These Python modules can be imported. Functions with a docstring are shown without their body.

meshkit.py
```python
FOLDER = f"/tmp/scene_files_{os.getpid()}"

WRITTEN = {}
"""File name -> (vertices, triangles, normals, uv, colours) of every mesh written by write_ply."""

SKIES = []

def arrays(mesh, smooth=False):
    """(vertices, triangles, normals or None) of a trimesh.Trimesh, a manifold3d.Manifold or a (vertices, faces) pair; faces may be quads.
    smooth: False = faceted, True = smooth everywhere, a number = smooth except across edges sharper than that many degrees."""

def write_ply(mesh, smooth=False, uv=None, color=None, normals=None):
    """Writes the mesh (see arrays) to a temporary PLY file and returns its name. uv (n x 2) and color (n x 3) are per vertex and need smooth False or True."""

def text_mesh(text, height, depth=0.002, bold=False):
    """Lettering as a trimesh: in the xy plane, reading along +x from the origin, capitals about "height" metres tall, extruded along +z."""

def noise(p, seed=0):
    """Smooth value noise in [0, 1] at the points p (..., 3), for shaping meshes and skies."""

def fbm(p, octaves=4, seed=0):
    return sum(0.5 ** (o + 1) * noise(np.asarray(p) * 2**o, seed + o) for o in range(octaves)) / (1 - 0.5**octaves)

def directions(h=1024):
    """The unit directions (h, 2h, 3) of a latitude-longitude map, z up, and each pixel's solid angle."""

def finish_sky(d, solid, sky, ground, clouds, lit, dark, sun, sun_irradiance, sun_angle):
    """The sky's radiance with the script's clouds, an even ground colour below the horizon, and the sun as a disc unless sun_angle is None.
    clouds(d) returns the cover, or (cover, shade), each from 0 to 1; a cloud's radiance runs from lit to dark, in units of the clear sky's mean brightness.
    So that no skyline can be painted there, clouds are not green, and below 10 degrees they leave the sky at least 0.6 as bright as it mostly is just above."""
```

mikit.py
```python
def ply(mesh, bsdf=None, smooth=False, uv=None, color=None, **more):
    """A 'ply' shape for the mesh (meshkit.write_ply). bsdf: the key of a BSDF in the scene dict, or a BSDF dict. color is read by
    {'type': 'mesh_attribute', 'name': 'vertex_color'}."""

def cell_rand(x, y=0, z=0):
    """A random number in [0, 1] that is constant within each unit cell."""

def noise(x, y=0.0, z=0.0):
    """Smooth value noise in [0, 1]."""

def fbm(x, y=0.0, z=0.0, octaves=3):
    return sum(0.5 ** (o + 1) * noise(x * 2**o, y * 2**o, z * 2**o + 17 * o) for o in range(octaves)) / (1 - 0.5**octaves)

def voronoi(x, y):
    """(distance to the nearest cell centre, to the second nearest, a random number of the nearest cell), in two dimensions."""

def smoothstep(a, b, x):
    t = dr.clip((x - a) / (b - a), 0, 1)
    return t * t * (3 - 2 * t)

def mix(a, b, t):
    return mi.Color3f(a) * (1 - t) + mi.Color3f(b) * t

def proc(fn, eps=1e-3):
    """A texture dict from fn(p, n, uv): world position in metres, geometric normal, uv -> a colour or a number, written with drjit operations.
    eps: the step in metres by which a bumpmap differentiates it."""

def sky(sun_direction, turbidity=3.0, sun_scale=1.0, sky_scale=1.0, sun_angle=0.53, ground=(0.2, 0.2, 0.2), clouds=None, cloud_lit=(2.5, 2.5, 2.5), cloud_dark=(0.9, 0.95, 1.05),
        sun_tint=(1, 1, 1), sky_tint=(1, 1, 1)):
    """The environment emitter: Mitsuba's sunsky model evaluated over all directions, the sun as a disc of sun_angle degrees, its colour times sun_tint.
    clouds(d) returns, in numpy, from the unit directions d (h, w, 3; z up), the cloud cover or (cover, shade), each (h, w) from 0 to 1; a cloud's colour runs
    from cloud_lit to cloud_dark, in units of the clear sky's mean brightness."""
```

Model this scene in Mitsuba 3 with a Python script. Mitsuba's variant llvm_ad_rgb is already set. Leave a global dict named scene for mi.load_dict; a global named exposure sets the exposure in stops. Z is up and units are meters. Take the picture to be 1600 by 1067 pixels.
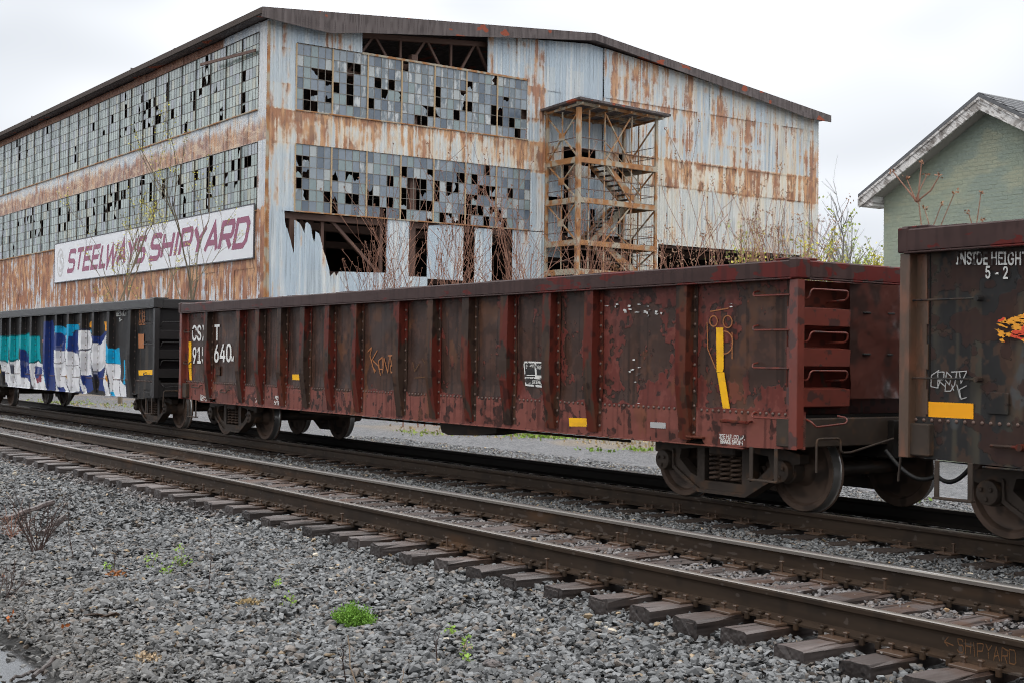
import math, random
import numpy as np
import drjit as dr
import mitsuba as mi
import trimesh, shapely
from shapely.geometry import Polygon, LineString, MultiLineString, box as sbox
import mikit, meshkit
from mikit import noise, fbm, smoothstep, mix, cell_rand, proc

T = mi.ScalarTransform4f
scene, labels = {}, {}
rng = np.random.default_rng(11)

# ------------------------------------------------------------------ camera
# world: x across the tracks (away from the camera), y along the tracks (to the left of the picture), z up; z = 0 is the near rail's top
FOC, YAW, PITCH, ROLL, EYE = 2104.7, 0.6055, 0.0134, 0.0128, 1.4588
_cy, _sy = math.cos(YAW), math.sin(YAW)
FWD = np.array([_sy * math.cos(PITCH), _cy * math.cos(PITCH), math.sin(PITCH)])
_R = np.array([_cy, -_sy, 0.0]); _U = np.cross(_R, FWD)
RGT = _R * math.cos(ROLL) + _U * math.sin(ROLL)
UPV = _U * math.cos(ROLL) - _R * math.sin(ROLL)
CAM = np.array([0.0, 0.0, EYE])
scene['camera'] = {'type': 'perspective', 'fov': math.degrees(2 * math.atan(800 / FOC)), 'fov_axis': 'x',
                   'to_world': T().look_at(origin=CAM.tolist(), target=(CAM + FWD * 10).tolist(), up=UPV.tolist()),
                   'near_clip': 0.1, 'far_clip': 3000.0}


def overcast(d):
    q = d * np.array([2.2, 2.2, 5.0])
    a = meshkit.fbm(q + 3.1, 4, 5)
    b = meshkit.fbm(d * np.array([5., 5., 11.]) + 8.7, 3, 9)
    up = np.clip(d[..., 2], 0, 1)          # an overcast sky is brightest overhead
    shade = np.clip(1.0 - 1.02 * up ** 0.9 + ((a - 0.5) * 1.7 + (b - 0.5) * 0.6) * (0.3 + 0.7 * (1 - up)) - 0.04, 0, 1)
    return np.ones(d.shape[:2]), shade


exposure = 2.0
scene['sky'] = mikit.sky((-0.35, -0.45, 0.82), turbidity=4, sun_scale=0.12, sun_angle=28, sky_scale=1.0, clouds=overcast,
                         cloud_lit=(4.9, 4.9, 4.9), cloud_dark=(1.85, 1.95, 2.09), ground=(0.12, 0.12, 0.12))


def ray(px, py):
    return FWD + RGT * (px - 800) / FOC + UPV * (533.5 - py) / FOC


def at_x(px, py, X):
    d = ray(px, py); return CAM + d * X / d[0]


def at_y(px, py, Y):
    d = ray(px, py); return CAM + d * Y / d[1]


def at_z(px, py, Z):
    d = ray(px, py); return CAM + d * (Z - EYE) / d[2]


# ------------------------------------------------------------------ mesh helpers
_taken = {}


def numbered(key):
    n = _taken.get(key, -1) + 1
    _taken[key] = n
    return key if n == 0 else f'{key}_{n:03d}'


class MB:
    """collects pieces of one mesh"""
    def __init__(s):
        s.v, s.f, s.n = [], [], 0

    def add(s, v, f):
        v = np.asarray(v, float); f = np.asarray(f, int)
        if f.shape[1] == 4:
            f = np.vstack([f[:, [0, 1, 2]], f[:, [0, 2, 3]]])
        s.v.append(v); s.f.append(f + s.n); s.n += len(v)
        return s

    def mesh(s):
        return np.vstack(s.v), np.vstack(s.f)

    def box(s, x0, x1, y0, y1, z0, z1, c=0.004, M=None):
        v, f = cbox(x0, x1, y0, y1, z0, z1, c)
        if M is not None:
            v = v @ M[:3, :3].T + M[:3, 3]
        return s.add(v, f)

    def tube(s, pts, r, sides=6, cap=True):
        p = np.asarray(pts, float)
        t = np.gradient(p, axis=0); t /= np.linalg.norm(t, axis=1, keepdims=True) + 1e-12
        m = t.mean(0)
        ref = np.array([0, 0, 1.0]) if abs(m[2]) < 0.8 * np.linalg.norm(m) + 1e-9 else np.array([1.0, 0, 0])
        a = np.cross(t, ref); a /= np.linalg.norm(a, axis=1, keepdims=True) + 1e-12
        b = np.cross(t, a)
        ang = np.arange(sides) * 2 * np.pi / sides
        rr = np.broadcast_to(r, (len(p),))[:, None, None]
        v = (p[:, None] + rr * (np.cos(ang)[None, :, None] * a[:, None] + np.sin(ang)[None, :, None] * b[:, None])).reshape(-1, 3)
        i, j = np.meshgrid(np.arange(len(p) - 1), np.arange(sides), indexing='ij')
        q = np.stack([i * sides + j, i * sides + (j + 1) % sides, (i + 1) * sides + (j + 1) % sides, (i + 1) * sides + j], -1).reshape(-1, 4)
        f = np.vstack([q[:, [0, 2, 1]], q[:, [0, 3, 2]]])
        if cap:
            k = len(v); e = (len(p) - 1) * sides
            v = np.vstack([v, p[:1], p[-1:]])
            jj = np.arange(sides)
            f = np.vstack([f, np.stack([np.full(sides, k), jj, (jj + 1) % sides], -1), np.stack([np.full(sides, k + 1), e + (jj + 1) % sides, e + jj], -1)])
        return s.add(v, f)

    def bar(s, a, b, w, h=None, up=(0, 0, 1)):
        """a rectangular bar from a to b"""
        a, b = np.asarray(a, float), np.asarray(b, float); h = h or w
        d = b - a; L = np.linalg.norm(d); d /= L
        sd = np.cross(d, up)
        if np.linalg.norm(sd) < 1e-6:
            sd = np.cross(d, (0, 1, 0))
        sd /= np.linalg.norm(sd); u = np.cross(sd, d)
        v, f = cbox(-w / 2, w / 2, 0, L, -h / 2, h / 2, min(w, h) * 0.06)
        return s.add(a + v[:, :1] * sd + v[:, 1:2] * d + v[:, 2:] * u, f)

    def prism(s, poly, t, place):
        """a polygon (shapely or points) extruded by t; place(u, v, w) gives world points"""
        if not hasattr(poly, 'geom_type'):
            poly = Polygon(poly)
        for g in getattr(poly, 'geoms', [poly]):
            if g.is_empty or g.area < 1e-9 or g.geom_type != 'Polygon':
                continue
            m = trimesh.creation.extrude_polygon(g, t, engine='earcut')
            v = place(m.vertices[:, 0], m.vertices[:, 1], m.vertices[:, 2])
            f = m.faces
            a = np.array(place(np.array([0., 1, 0, 0]), np.array([0., 0, 1, 0]), np.array([0., 0, 0, 1])))
            if np.dot(np.cross(a[1] - a[0], a[2] - a[0]), a[3] - a[0]) < 0:
                f = f[:, ::-1]
            s.add(v, f)
        return s

    def lathe(s, prof, centre, axis='x', n=32):
        """prof: (r, h) rows; revolved about the axis through centre"""
        prof = np.asarray(prof, float); ang = np.arange(n) * 2 * np.pi / n
        r, h = prof[:, 0][:, None], prof[:, 1][:, None]
        c, q = r * np.cos(ang), r * np.sin(ang); hh = h + 0 * c
        v = {'x': (hh, c, q), 'y': (q, hh, c), 'z': (c, q, hh)}[axis]
        v = np.stack(v, -1).reshape(-1, 3) + np.asarray(centre)
        i, j = np.meshgrid(np.arange(len(prof) - 1), np.arange(n), indexing='ij')
        return s.add(v, np.stack([i * n + j, i * n + (j + 1) % n, (i + 1) * n + (j + 1) % n, (i + 1) * n + j], -1).reshape(-1, 4))

    def __bool__(s):
        return s.n > 0


def _template():
    v = []
    for sx in (-1, 1):
        for sy in (-1, 1):
            for sz in (-1, 1):
                for k in range(3):
                    p = np.array([sx, sy, sz], float) * 0.8; p[k] = (sx, sy, sz)[k]; v.append(p)
    v = np.array(v)
    f = trimesh.Trimesh(v, trimesh.convex.convex_hull(v).faces, process=False)
    h = trimesh.convex.convex_hull(v)
    idx = np.array([np.argmin(((v - p) ** 2).sum(1)) for p in h.vertices])
    return v, idx[h.faces]


_TV, _TF = _template()


def cbox(x0, x1, y0, y1, z0, z1, c=0.004):
    if x1 < x0: x0, x1 = x1, x0
    if y1 < y0: y0, y1 = y1, y0
    if z1 < z0: z0, z1 = z1, z0
    hs = np.array([x1 - x0, y1 - y0, z1 - z0]) / 2; ce = np.array([x1 + x0, y1 + y0, z1 + z0]) / 2
    c = min(c, hs.min() * 0.6)
    full = np.abs(_TV) > 0.9
    return ce + np.sign(_TV) * np.where(full, hs, hs - c), _TF


def obj(name, mb, mat, parent=None, smooth=False, color=None, kind=None, label=None):
    """one entry of the scene"""
    key = numbered(name if parent is None else f'{parent}__{name}')
    m = mb.mesh() if isinstance(mb, MB) else mb
    scene[key] = mikit.ply(m, mat, smooth=smooth, color=color)
    if kind: labels.setdefault(key, {})['kind'] = kind
    if label: labels.setdefault(key, {})['label'] = label
    return key


def thing(name, label, cat, group=None):
    key = numbered(name)
    labels[key] = {'label': label, 'category': cat}
    if group: labels[key]['group'] = group
    return key


def tag(key, label, cat, group=None):
    labels[key] = {**labels.get(key, {}), 'label': label, 'category': cat}
    if group: labels[key]['group'] = group
    return key


def side_place(X):
    """polygons given as (y, z) on a plane that faces the camera side (-x)"""
    return lambda u, v, w: np.stack([X - w, u, v], -1)


def px_poly(pts, X):
    return Polygon([at_x(a, b, X)[1:] for a, b in pts])


def decal(name, polys, X, mat, parent, t=0.003, label=None):
    mb = MB()
    for p in polys if isinstance(polys, (list, tuple)) else [polys]:
        mb.prism(p, t, side_place(X))
    return obj(name, mb, mat, parent, label=label) if mb else None


def px_strokes(lines, X, w):
    L = [LineString([at_x(a, b, X)[1:] for a, b in l]) for l in lines]
    return shapely.union_all([l.buffer(w / 2, quad_segs=3) for l in L])


def text_on(name, text, y_left, y_right, z0, h, X, mat, parent, bold=False, shear=0.0, depth=0.004, lean=0.0):
    """lettering on a plane facing -x, reading from y_left down to y_right"""
    m = meshkit.text_mesh(text, h, depth, bold)
    v = np.array(m.vertices); w = v[:, 0].max() - v[:, 0].min()
    t = (v[:, 0] - v[:, 0].min()) / w
    v2 = np.stack([X - v[:, 2], y_left - t * (y_left - y_right) - shear * v[:, 1], z0 + v[:, 1] + lean * t], -1)
    return obj(name, (v2, np.array(m.faces)), mat, parent)


# ------------------------------------------------------------------ materials
def C3(*c):
    return mi.Color3f(*c)


def pr(color, rough=0.5, spec=0.5, metal=0.0, two=True, bump=None, **k):
    b = {'type': 'principled', 'base_color': color if isinstance(color, dict) else {'type': 'rgb', 'value': list(color)},
         'roughness': rough, 'specular': spec, 'metallic': metal, **k}
    if bump:
        b = {'type': 'bumpmap', 'tex': proc(bump[0], bump[2] if len(bump) > 2 else 1e-3), 'scale': bump[1], 'bsdf': b}
    return {'type': 'twosided', 'bsdf': b} if two else b


def srgb(r, g, b):
    return tuple(float(x) for x in ((np.array([r, g, b]) / 255.0 + 0.055) / 1.055) ** 2.4)


def _near_rib(y):
    d = mi.Float(9)
    for r in RIBS:
        d = dr.minimum(d, dr.abs(y - r))
    return 0.055 * smoothstep(0.30, 0.12, d)


def _flake(y, z, x):
    f1 = fbm(y * 1.9 + 3, z * 2.0, x * 2, 3)
    f2 = fbm(y * 6.3 + 11, z * 5.1, x * 3, 3)
    f3 = fbm(y * 21 + 5, z * 19, x * 3, 3)
    right = smoothstep(16.2, 11.2, y)
    left = smoothstep(23.9, 25.1, y) * 0.8
    top = smoothstep(2.05, 2.3, z) * 0.09
    low = smoothstep(1.02, 0.95, z) * 0.20 + smoothstep(0.94, 0.92, z) * 0.09
    return f1 * 0.48 + f2 * 0.32 + f3 * 0.20 - 0.155 + 0.128 * right + 0.15 * left + top + low - 0.5 + _near_rib(y) + 0.07 * (noise(y * 9, z * 0.6, 8) - 0.5)


def m_car_red(p, n, uv):
    y, z = p.y, p.z
    k = _flake(y, z, p.x)
    red = smoothstep(-0.003, 0.008, k)
    grime = mix((0.040, 0.023, 0.019), (0.074, 0.045, 0.037), fbm(y * 3, z * 3, p.x, 3))
    grime = mix(grime, (0.06, 0.028, 0.018), smoothstep(0.5, 0.75, noise(y * 5 + 4, z * 0.9, 2)) * 0.6)
    grime = mix(grime, (0.075, 0.034, 0.016), smoothstep(1.25, 0.95, z) * smoothstep(0.35, 0.6, fbm(y * 4, z * 6, 3.0, 3)) * smoothstep(21.5, 24, y))
    redc = mix((0.092, 0.020, 0.016), (0.165, 0.049, 0.040), fbm(y * 2.5 + 9, z * 2.5, p.x * 4, 3))
    redc = mix(redc, (0.20, 0.072, 0.058), smoothstep(0.98, 0.93, z) * 0.8)
    st = noise(y * 26, z * 0.9, p.x * 9)
    redc = mix(redc, (0.06, 0.021, 0.017), smoothstep(0.5, 0.9, st) * 0.6)
    redc = mix(redc, (0.03, 0.018, 0.016), smoothstep(0.60, 0.66, fbm(y * 11, z * 9, p.x * 9, 3)) * 0.85)
    grime = mix(grime, (0.095, 0.048, 0.036), smoothstep(0.50, 0.72, fbm(y * 13, z * 11, p.x * 3, 3)) * 0.55)
    grime = mix(grime, (0.015, 0.011, 0.010), smoothstep(0.55, 0.8, noise(y * 22, z * 1.1, 5)) * 0.5)
    redc = mix(redc, (0.24, 0.085, 0.068), smoothstep(0.55, 0.75, fbm(y * 17, z * 17, p.x * 3, 3)) * 0.3)
    c = mix(grime, redc, red)
    c = mix(c, (0.013, 0.008, 0.008), smoothstep(0.012, 0.0, dr.abs(k + 0.009)) * 0.7)
    c = mix(c, (0.17, 0.07, 0.032), smoothstep(0.60, 0.74, fbm(y * 5 + 1, z * 3.4, 6.0, 4)) * 0.45 * smoothstep(0.45, 0.7, noise(y * 0.9, z * 0.8, 2)))
    return mix(c, (0.032, 0.021, 0.018), smoothstep(0.55, 0.8, noise(y * 1.3, z * 6 + 3, 4)) * 0.35)


def b_car(p, n, uv):
    y, z = p.y, p.z
    return smoothstep(-0.006, 0.008, _flake(y, z, p.x)) * 0.7 + fbm(y * 14, z * 14, p.x * 14, 2) * 0.5 + noise(y * 1.6, z * 2.2, p.x * 2) * 5


def m_rib(p, n, uv):
    y, z = p.y, p.z
    f = fbm(y * 4.3 + 1.7, z * 2.1, p.x * 6, 4)
    right = smoothstep(19, 12, y) * 0.1
    c = mix((0.028, 0.018, 0.015), (0.064, 0.042, 0.033), fbm(y * 5, z * 1.5, p.x * 5, 3))
    side = smoothstep(0.4, 0.8, dr.abs(n.y))
    c = mix(c, (0.10, 0.022, 0.016), smoothstep(0.5, 0.56, f + right + 0.07 * side - 0.03))
    c = mix(c, (0.10, 0.045, 0.025), smoothstep(0.6, 0.75, noise(y * 20, z * 1.4, 3)) * 0.4)
    return mix(c, (0.02, 0.013, 0.012), smoothstep(0.6, 0.75, noise(y * 15, z * 12, p.x * 12)) * 0.6)


def m_chord(p, n, uv):
    y, z = p.y, p.z
    c = mix((0.042, 0.025, 0.024), (0.070, 0.043, 0.041), fbm(y * 3, z * 9, p.x * 3, 3))
    e = smoothstep(15, 9.2, y)
    f = fbm(y * 3.1 + 5, z * 9, p.x * 5, 4)
    c = mix(c, (0.10, 0.02, 0.018), smoothstep(0.60, 0.615, f + 0.11 * e - 0.03))
    return mix(c, (0.03, 0.02, 0.02), smoothstep(0.55, 0.8, noise(y * 24, z * 3, p.x * 24)) * 0.4)


def m_black(p, n, uv):
    y, z = p.y, p.z
    c = mix((0.012, 0.012, 0.013), (0.042, 0.041, 0.041), fbm(y * 2.1, z * 1.3, p.x * 2, 4))
    f = fbm(y * 3.4 + 2, z * 1.7, p.x * 4, 4)
    c = mix(c, (0.055, 0.032, 0.024), smoothstep(0.55, 0.62, f) * 0.8)
    c = mix(c, (0.085, 0.075, 0.055), smoothstep(0.6, 0.85, noise(y * 13, z * 0.8, 7)) * 0.55)
    c = mix(c, (0.075, 0.082, 0.09), smoothstep(0.58, 0.66, fbm(y * 2.6 + 8, z * 2.4, 3.0, 3)) * 0.55)
    c = mix(c, (0.075, 0.045, 0.032), smoothstep(0.52, 0.7, fbm(y * 14, z * 12, p.x * 3, 3)) * 0.55)
    near = smoothstep(7.5, 6.7, y) * smoothstep(1.35, 1.75, z)
    k = fbm(y * 6.3 + 3, z * 7, 1.0, 4) + near * 0.13 - 0.05
    c = mix(c, (0.042, 0.024, 0.021), smoothstep(0.53, 0.56, k) * 0.8)
    return mix(c, (0.012, 0.010, 0.010), smoothstep(0.016, 0.0, dr.abs(k - 0.53)) * 0.7)


def b_black(p, n, uv):
    y, z = p.y, p.z
    near = smoothstep(7.5, 6.7, y) * smoothstep(1.35, 1.75, z)
    k = fbm(y * 6.3 + 3, z * 7, 1.0, 4) + near * 0.13 - 0.05
    return smoothstep(0.52, 0.55, k) * 0.6 + fbm(y * 11, z * 11, p.x * 11, 2) * 0.8


# spray paint on the far left gondola: quads in picture points of the car's side, turned into (y, z) on it
_G = []


def _gq(col, *pts):
    _G.append((col, [at_x(a / 4.64, 450 + b / 4.64, 9.62)[1:] for a, b in pts]))


_W, _TE, _NA, _BL, _OR = (0.66, 0.67, 0.70), (0.01, 0.30, 0.35), (0.02, 0.04, 0.17), (0.01, 0.33, 0.58), (0.8, 0.33, 0.02)
_gq(_NA, (322, 255), (368, 245), (388, 752), (332, 725)); _gq(_BL, (368, 285), (402, 285), (400, 330), (372, 300))
_gq(_W, (15, 515), (90, 525), (110, 735), (30, 690)); _gq(_W, (85, 530), (200, 535), (215, 735), (110, 728)); _gq(_W, (200, 535), (320, 545), (335, 745), (230, 735))
_gq(_TE, (10, 350), (58, 347), (70, 520), (16, 515)); _gq(_TE, (82, 352), (126, 338), (138, 530), (88, 525))
_gq(_TE, (148, 335), (198, 328), (192, 500), (154, 470)); _gq(_TE, (218, 345), (266, 356), (270, 535), (220, 525))
_gq(_NA, (153, 455), (198, 480), (212, 662), (162, 650)); _gq(_NA, (232, 560), (285, 575), (290, 680), (245, 640)); _gq((0.2, 0.03, 0.05), (250, 640), (290, 630), (290, 680), (258, 670))
_gq((0.7, 0.3, 0.28), (286, 365), (296, 360), (300, 410), (288, 410)); _gq((0.7, 0.3, 0.28), (292, 430), (318, 410), (310, 500), (290, 540))
_gq(_W, (370, 290), (400, 340), (480, 460), (390, 560)); _gq(_W, (372, 420), (480, 440), (510, 760), (390, 750)); _gq(_W, (450, 345), (490, 345), (490, 760), (452, 500))
_gq(_W, (545, 330), (568, 335), (612, 768), (520, 760)); _gq(_W, (480, 450), (560, 460), (560, 765), (490, 755)); _gq(_W, (458, 285), (480, 265), (482, 310), (462, 320))
_gq(_W, (580, 330), (642, 320), (650, 470), (585, 470)); _gq(_W, (590, 455), (660, 450), (690, 640), (595, 640)); _gq(_W, (655, 390), (685, 360), (700, 640), (660, 460))
_gq(_W, (690, 400), (755, 330), (770, 590), (690, 590)); _gq(_W, (735, 590), (770, 520), (800, 772), (748, 768)); _gq(_W, (785, 540), (842, 545), (862, 775), (800, 772)); _gq(_W, (855, 650), (900, 690), (900, 778), (858, 776))
_gq(_NA, (400, 340), (452, 342), (456, 470), (404, 440)); _gq(_NA, (497, 340), (545, 320), (546, 500), (494, 440)); _gq(_NA, (676, 345), (752, 318), (738, 352), (700, 405))
_gq(_NA, (590, 620), (655, 640), (668, 745), (612, 745)); _gq(_NA, (692, 592), (732, 585), (748, 762), (704, 745)); _gq(_NA, (562, 745), (572, 690), (590, 765), (560, 765)); _gq(_NA, (405, 690), (470, 735), (470, 755), (420, 750))
_gq((0.22, 0.24, 0.30), (648, 470), (665, 500), (690, 640), (655, 560)); _gq((0.02, 0.02, 0.03), (405, 538), (460, 545), (460, 552), (405, 546)); _gq((0.02, 0.02, 0.03), (480, 560), (590, 570), (590, 578), (480, 568))
_gq(_BL, (393, 285), (458, 292), (450, 350), (402, 342)); _gq(_BL, (488, 285), (520, 262), (508, 450), (490, 440)); _gq(_BL, (505, 262), (560, 270), (580, 338), (515, 320)); _gq(_BL, (640, 310), (668, 315), (662, 350), (645, 340))
_gq(_BL, (760, 395), (842, 440), (845, 548), (778, 535)); _gq(_BL, (308, 360), (328, 350), (328, 560), (312, 520)); _gq(_BL, (306, 545), (328, 560), (332, 680), (312, 640)); _gq(_BL, (872, 500), (885, 500), (900, 680), (886, 690)); _gq(_BL, (800, 740), (815, 745), (825, 775), (800, 772))
_gq(_OR, (0, 585), (14, 588), (14, 615), (0, 612)); _gq(_OR, (553, 256), (576, 260), (574, 290), (553, 286)); _gq(_OR, (634, 256), (668, 250), (668, 300), (634, 292)); _gq(_OR, (724, 245), (772, 243), (764, 330), (735, 320)); _gq(_OR, (748, 318), (765, 318), (768, 380), (756, 360))
_gq((0.55, 0.25, 0.03), (468, 622), (497, 622), (497, 652), (468, 650)); _gq((0.6, 0.26, 0.02), (752, 628), (786, 632), (786, 665), (752, 660)); _gq((0.55, 0.25, 0.03), (212, 605), (228, 603), (228, 628), (214, 628))


def m_left_car(p, n, uv):
    y, z = p.y, p.z
    c = mix((0.014, 0.0135, 0.0145), (0.034, 0.032, 0.032), fbm(y * 2.1, z * 1.3, p.x * 2, 3))
    c = mix(c, (0.07, 0.055, 0.045), smoothstep(0.6, 0.85, noise(y * 13, z * 0.8, 7)) * 0.5)
    wob, woz = (noise(y * 3.5, z * 3.5, 1) - 0.5) * 0.22 + (noise(y * 11, z * 9, 3) - 0.5) * 0.05, (noise(y * 3, z * 3, 5) - 0.5) * 0.16
    wear = 1 - 0.22 * smoothstep(0.55, 0.7, fbm(y * 6, z * 5, 2.0, 2))
    on = mi.Float(dr.select(p.x < 10, wear, 0.0))
    for col, q in _G:
        q = np.array(q)
        if np.sum(q[:, 0] * np.roll(q[:, 1], -1) - np.roll(q[:, 0], -1) * q[:, 1]) < 0:
            q = q[::-1]
        d = mi.Float(9.0)
        for a, b in zip(q, np.roll(q, -1, 0)):
            L = float(np.hypot(*(b - a)))
            d = dr.minimum(d, ((y + wob - float(a[0])) * -float(b[1] - a[1]) + (z + woz - float(a[1])) * float(b[0] - a[0])) / L)
        c = mix(c, (0.018, 0.022, 0.05) if col == _W else tuple(0.35 * v for v in col), smoothstep(-0.045, -0.03, d) * on * (0.92 if col in (_W, _TE) else 0.0))
        c = mix(c, col, smoothstep(-0.004, 0.012, d) * on)
    return c


def m_steel(p, n, uv):
    c = mix((0.028, 0.022, 0.019), (0.068, 0.052, 0.042), fbm(p.x * 5, p.y * 5, p.z * 5, 3))
    return mix(c, (0.10, 0.055, 0.032), smoothstep(0.55, 0.75, fbm(p.x * 9 + 4, p.y * 9, p.z * 7, 2)) * 0.6)


def m_wheel(p, n, uv):
    c = mix((0.058, 0.040, 0.031), (0.115, 0.076, 0.057), fbm(p.x * 6, p.y * 6, p.z * 6, 3))
    return mix(c, (0.024, 0.02, 0.018), smoothstep(0.5, 0.8, noise(p.y * 9, p.z * 9, p.x * 9)) * 0.7)


def m_rail(p, n, uv):
    c = mix((0.024, 0.0175, 0.014), (0.050, 0.035, 0.025), fbm(p.x * 4, p.y * 2.2, p.z * 14, 3))
    c = mix(c, (0.09, 0.048, 0.025), smoothstep(0.62, 0.8, fbm(p.y * 1.1 + 6, p.z * 5, p.x, 3)) * 0.6)
    c = mix(c, (0.15, 0.13, 0.12), smoothstep(0.76, 0.8, noise(p.y * 17, p.z * 34, p.x)) * 0.25)
    return mix(c, (0.02, 0.017, 0.015), smoothstep(0.6, 0.8, noise(p.y * 9, p.z * 3, p.x * 3)) * 0.4)


def m_tie(p, n, uv):
    g = noise(p.x * 2.5, p.y * 90, p.z * 80)
    g2 = fbm(p.x * 1.5, p.y * 15, p.z * 14, 4)
    c = mix((0.062, 0.050, 0.047), (0.150, 0.127, 0.123), g * 0.35 + g2 * 0.65)
    c = mix(c, (0.018, 0.014, 0.013), smoothstep(0.66, 0.8, noise(p.x * 1.6 + 4, p.y * 34, p.z * 30)) * 0.8)
    rust = smoothstep(0.55, 0.1, dr.abs(p.x - 6.42)) + smoothstep(0.75, 0.2, dr.abs(p.x - 7.4))
    c = mix(c, (0.085, 0.046, 0.030), smoothstep(0.42, 0.7, fbm(p.x * 4, p.y * 6, 3.0, 3)) * 0.65 * dr.minimum(rust, 1))
    v = cell_rand(p.y * 2 + 0.5, 7)
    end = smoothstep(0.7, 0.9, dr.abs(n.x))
    return c * (0.55 + 0.5 * v) * (1 - 0.55 * dr.maximum(end, smoothstep(0.6, 0.9, dr.abs(n.y))))  # end and side faces darkened by normal, shade put into the colour


def b_tie(p, n, uv):
    return noise(p.x * 3.5, p.y * 70, p.z * 60) + 1.5 * noise(p.x * 2.1 + 4, p.y * 42, p.z * 40)


def _rust(u, z, dens, seed):
    s = 0.40 * noise(u * 4.5 + seed, z * 0.28 + seed, 1) + 0.33 * noise(u * 13 + seed, z * 0.7, 2) + 0.27 * fbm(u * 9 + seed, z * 5, 4.0, 3)
    s = s * 0.72 + 0.28 * fbm(u * 1.1, z * 1.3 + seed, 3.0, 3)
    return smoothstep(-0.01, 0.13, s + dens - 0.62), s + dens - 0.62


def _rustcol(u, z, seed):
    c = mix((0.50, 0.27, 0.13), (0.30, 0.115, 0.05), smoothstep(0.3, 0.65, fbm(u * 3 + seed, z * 1.4, 5.0, 3)))
    return mix(c, (0.15, 0.06, 0.035), smoothstep(0.55, 0.8, noise(u * 11, z * 2.6, 9)) * 0.7)


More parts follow.
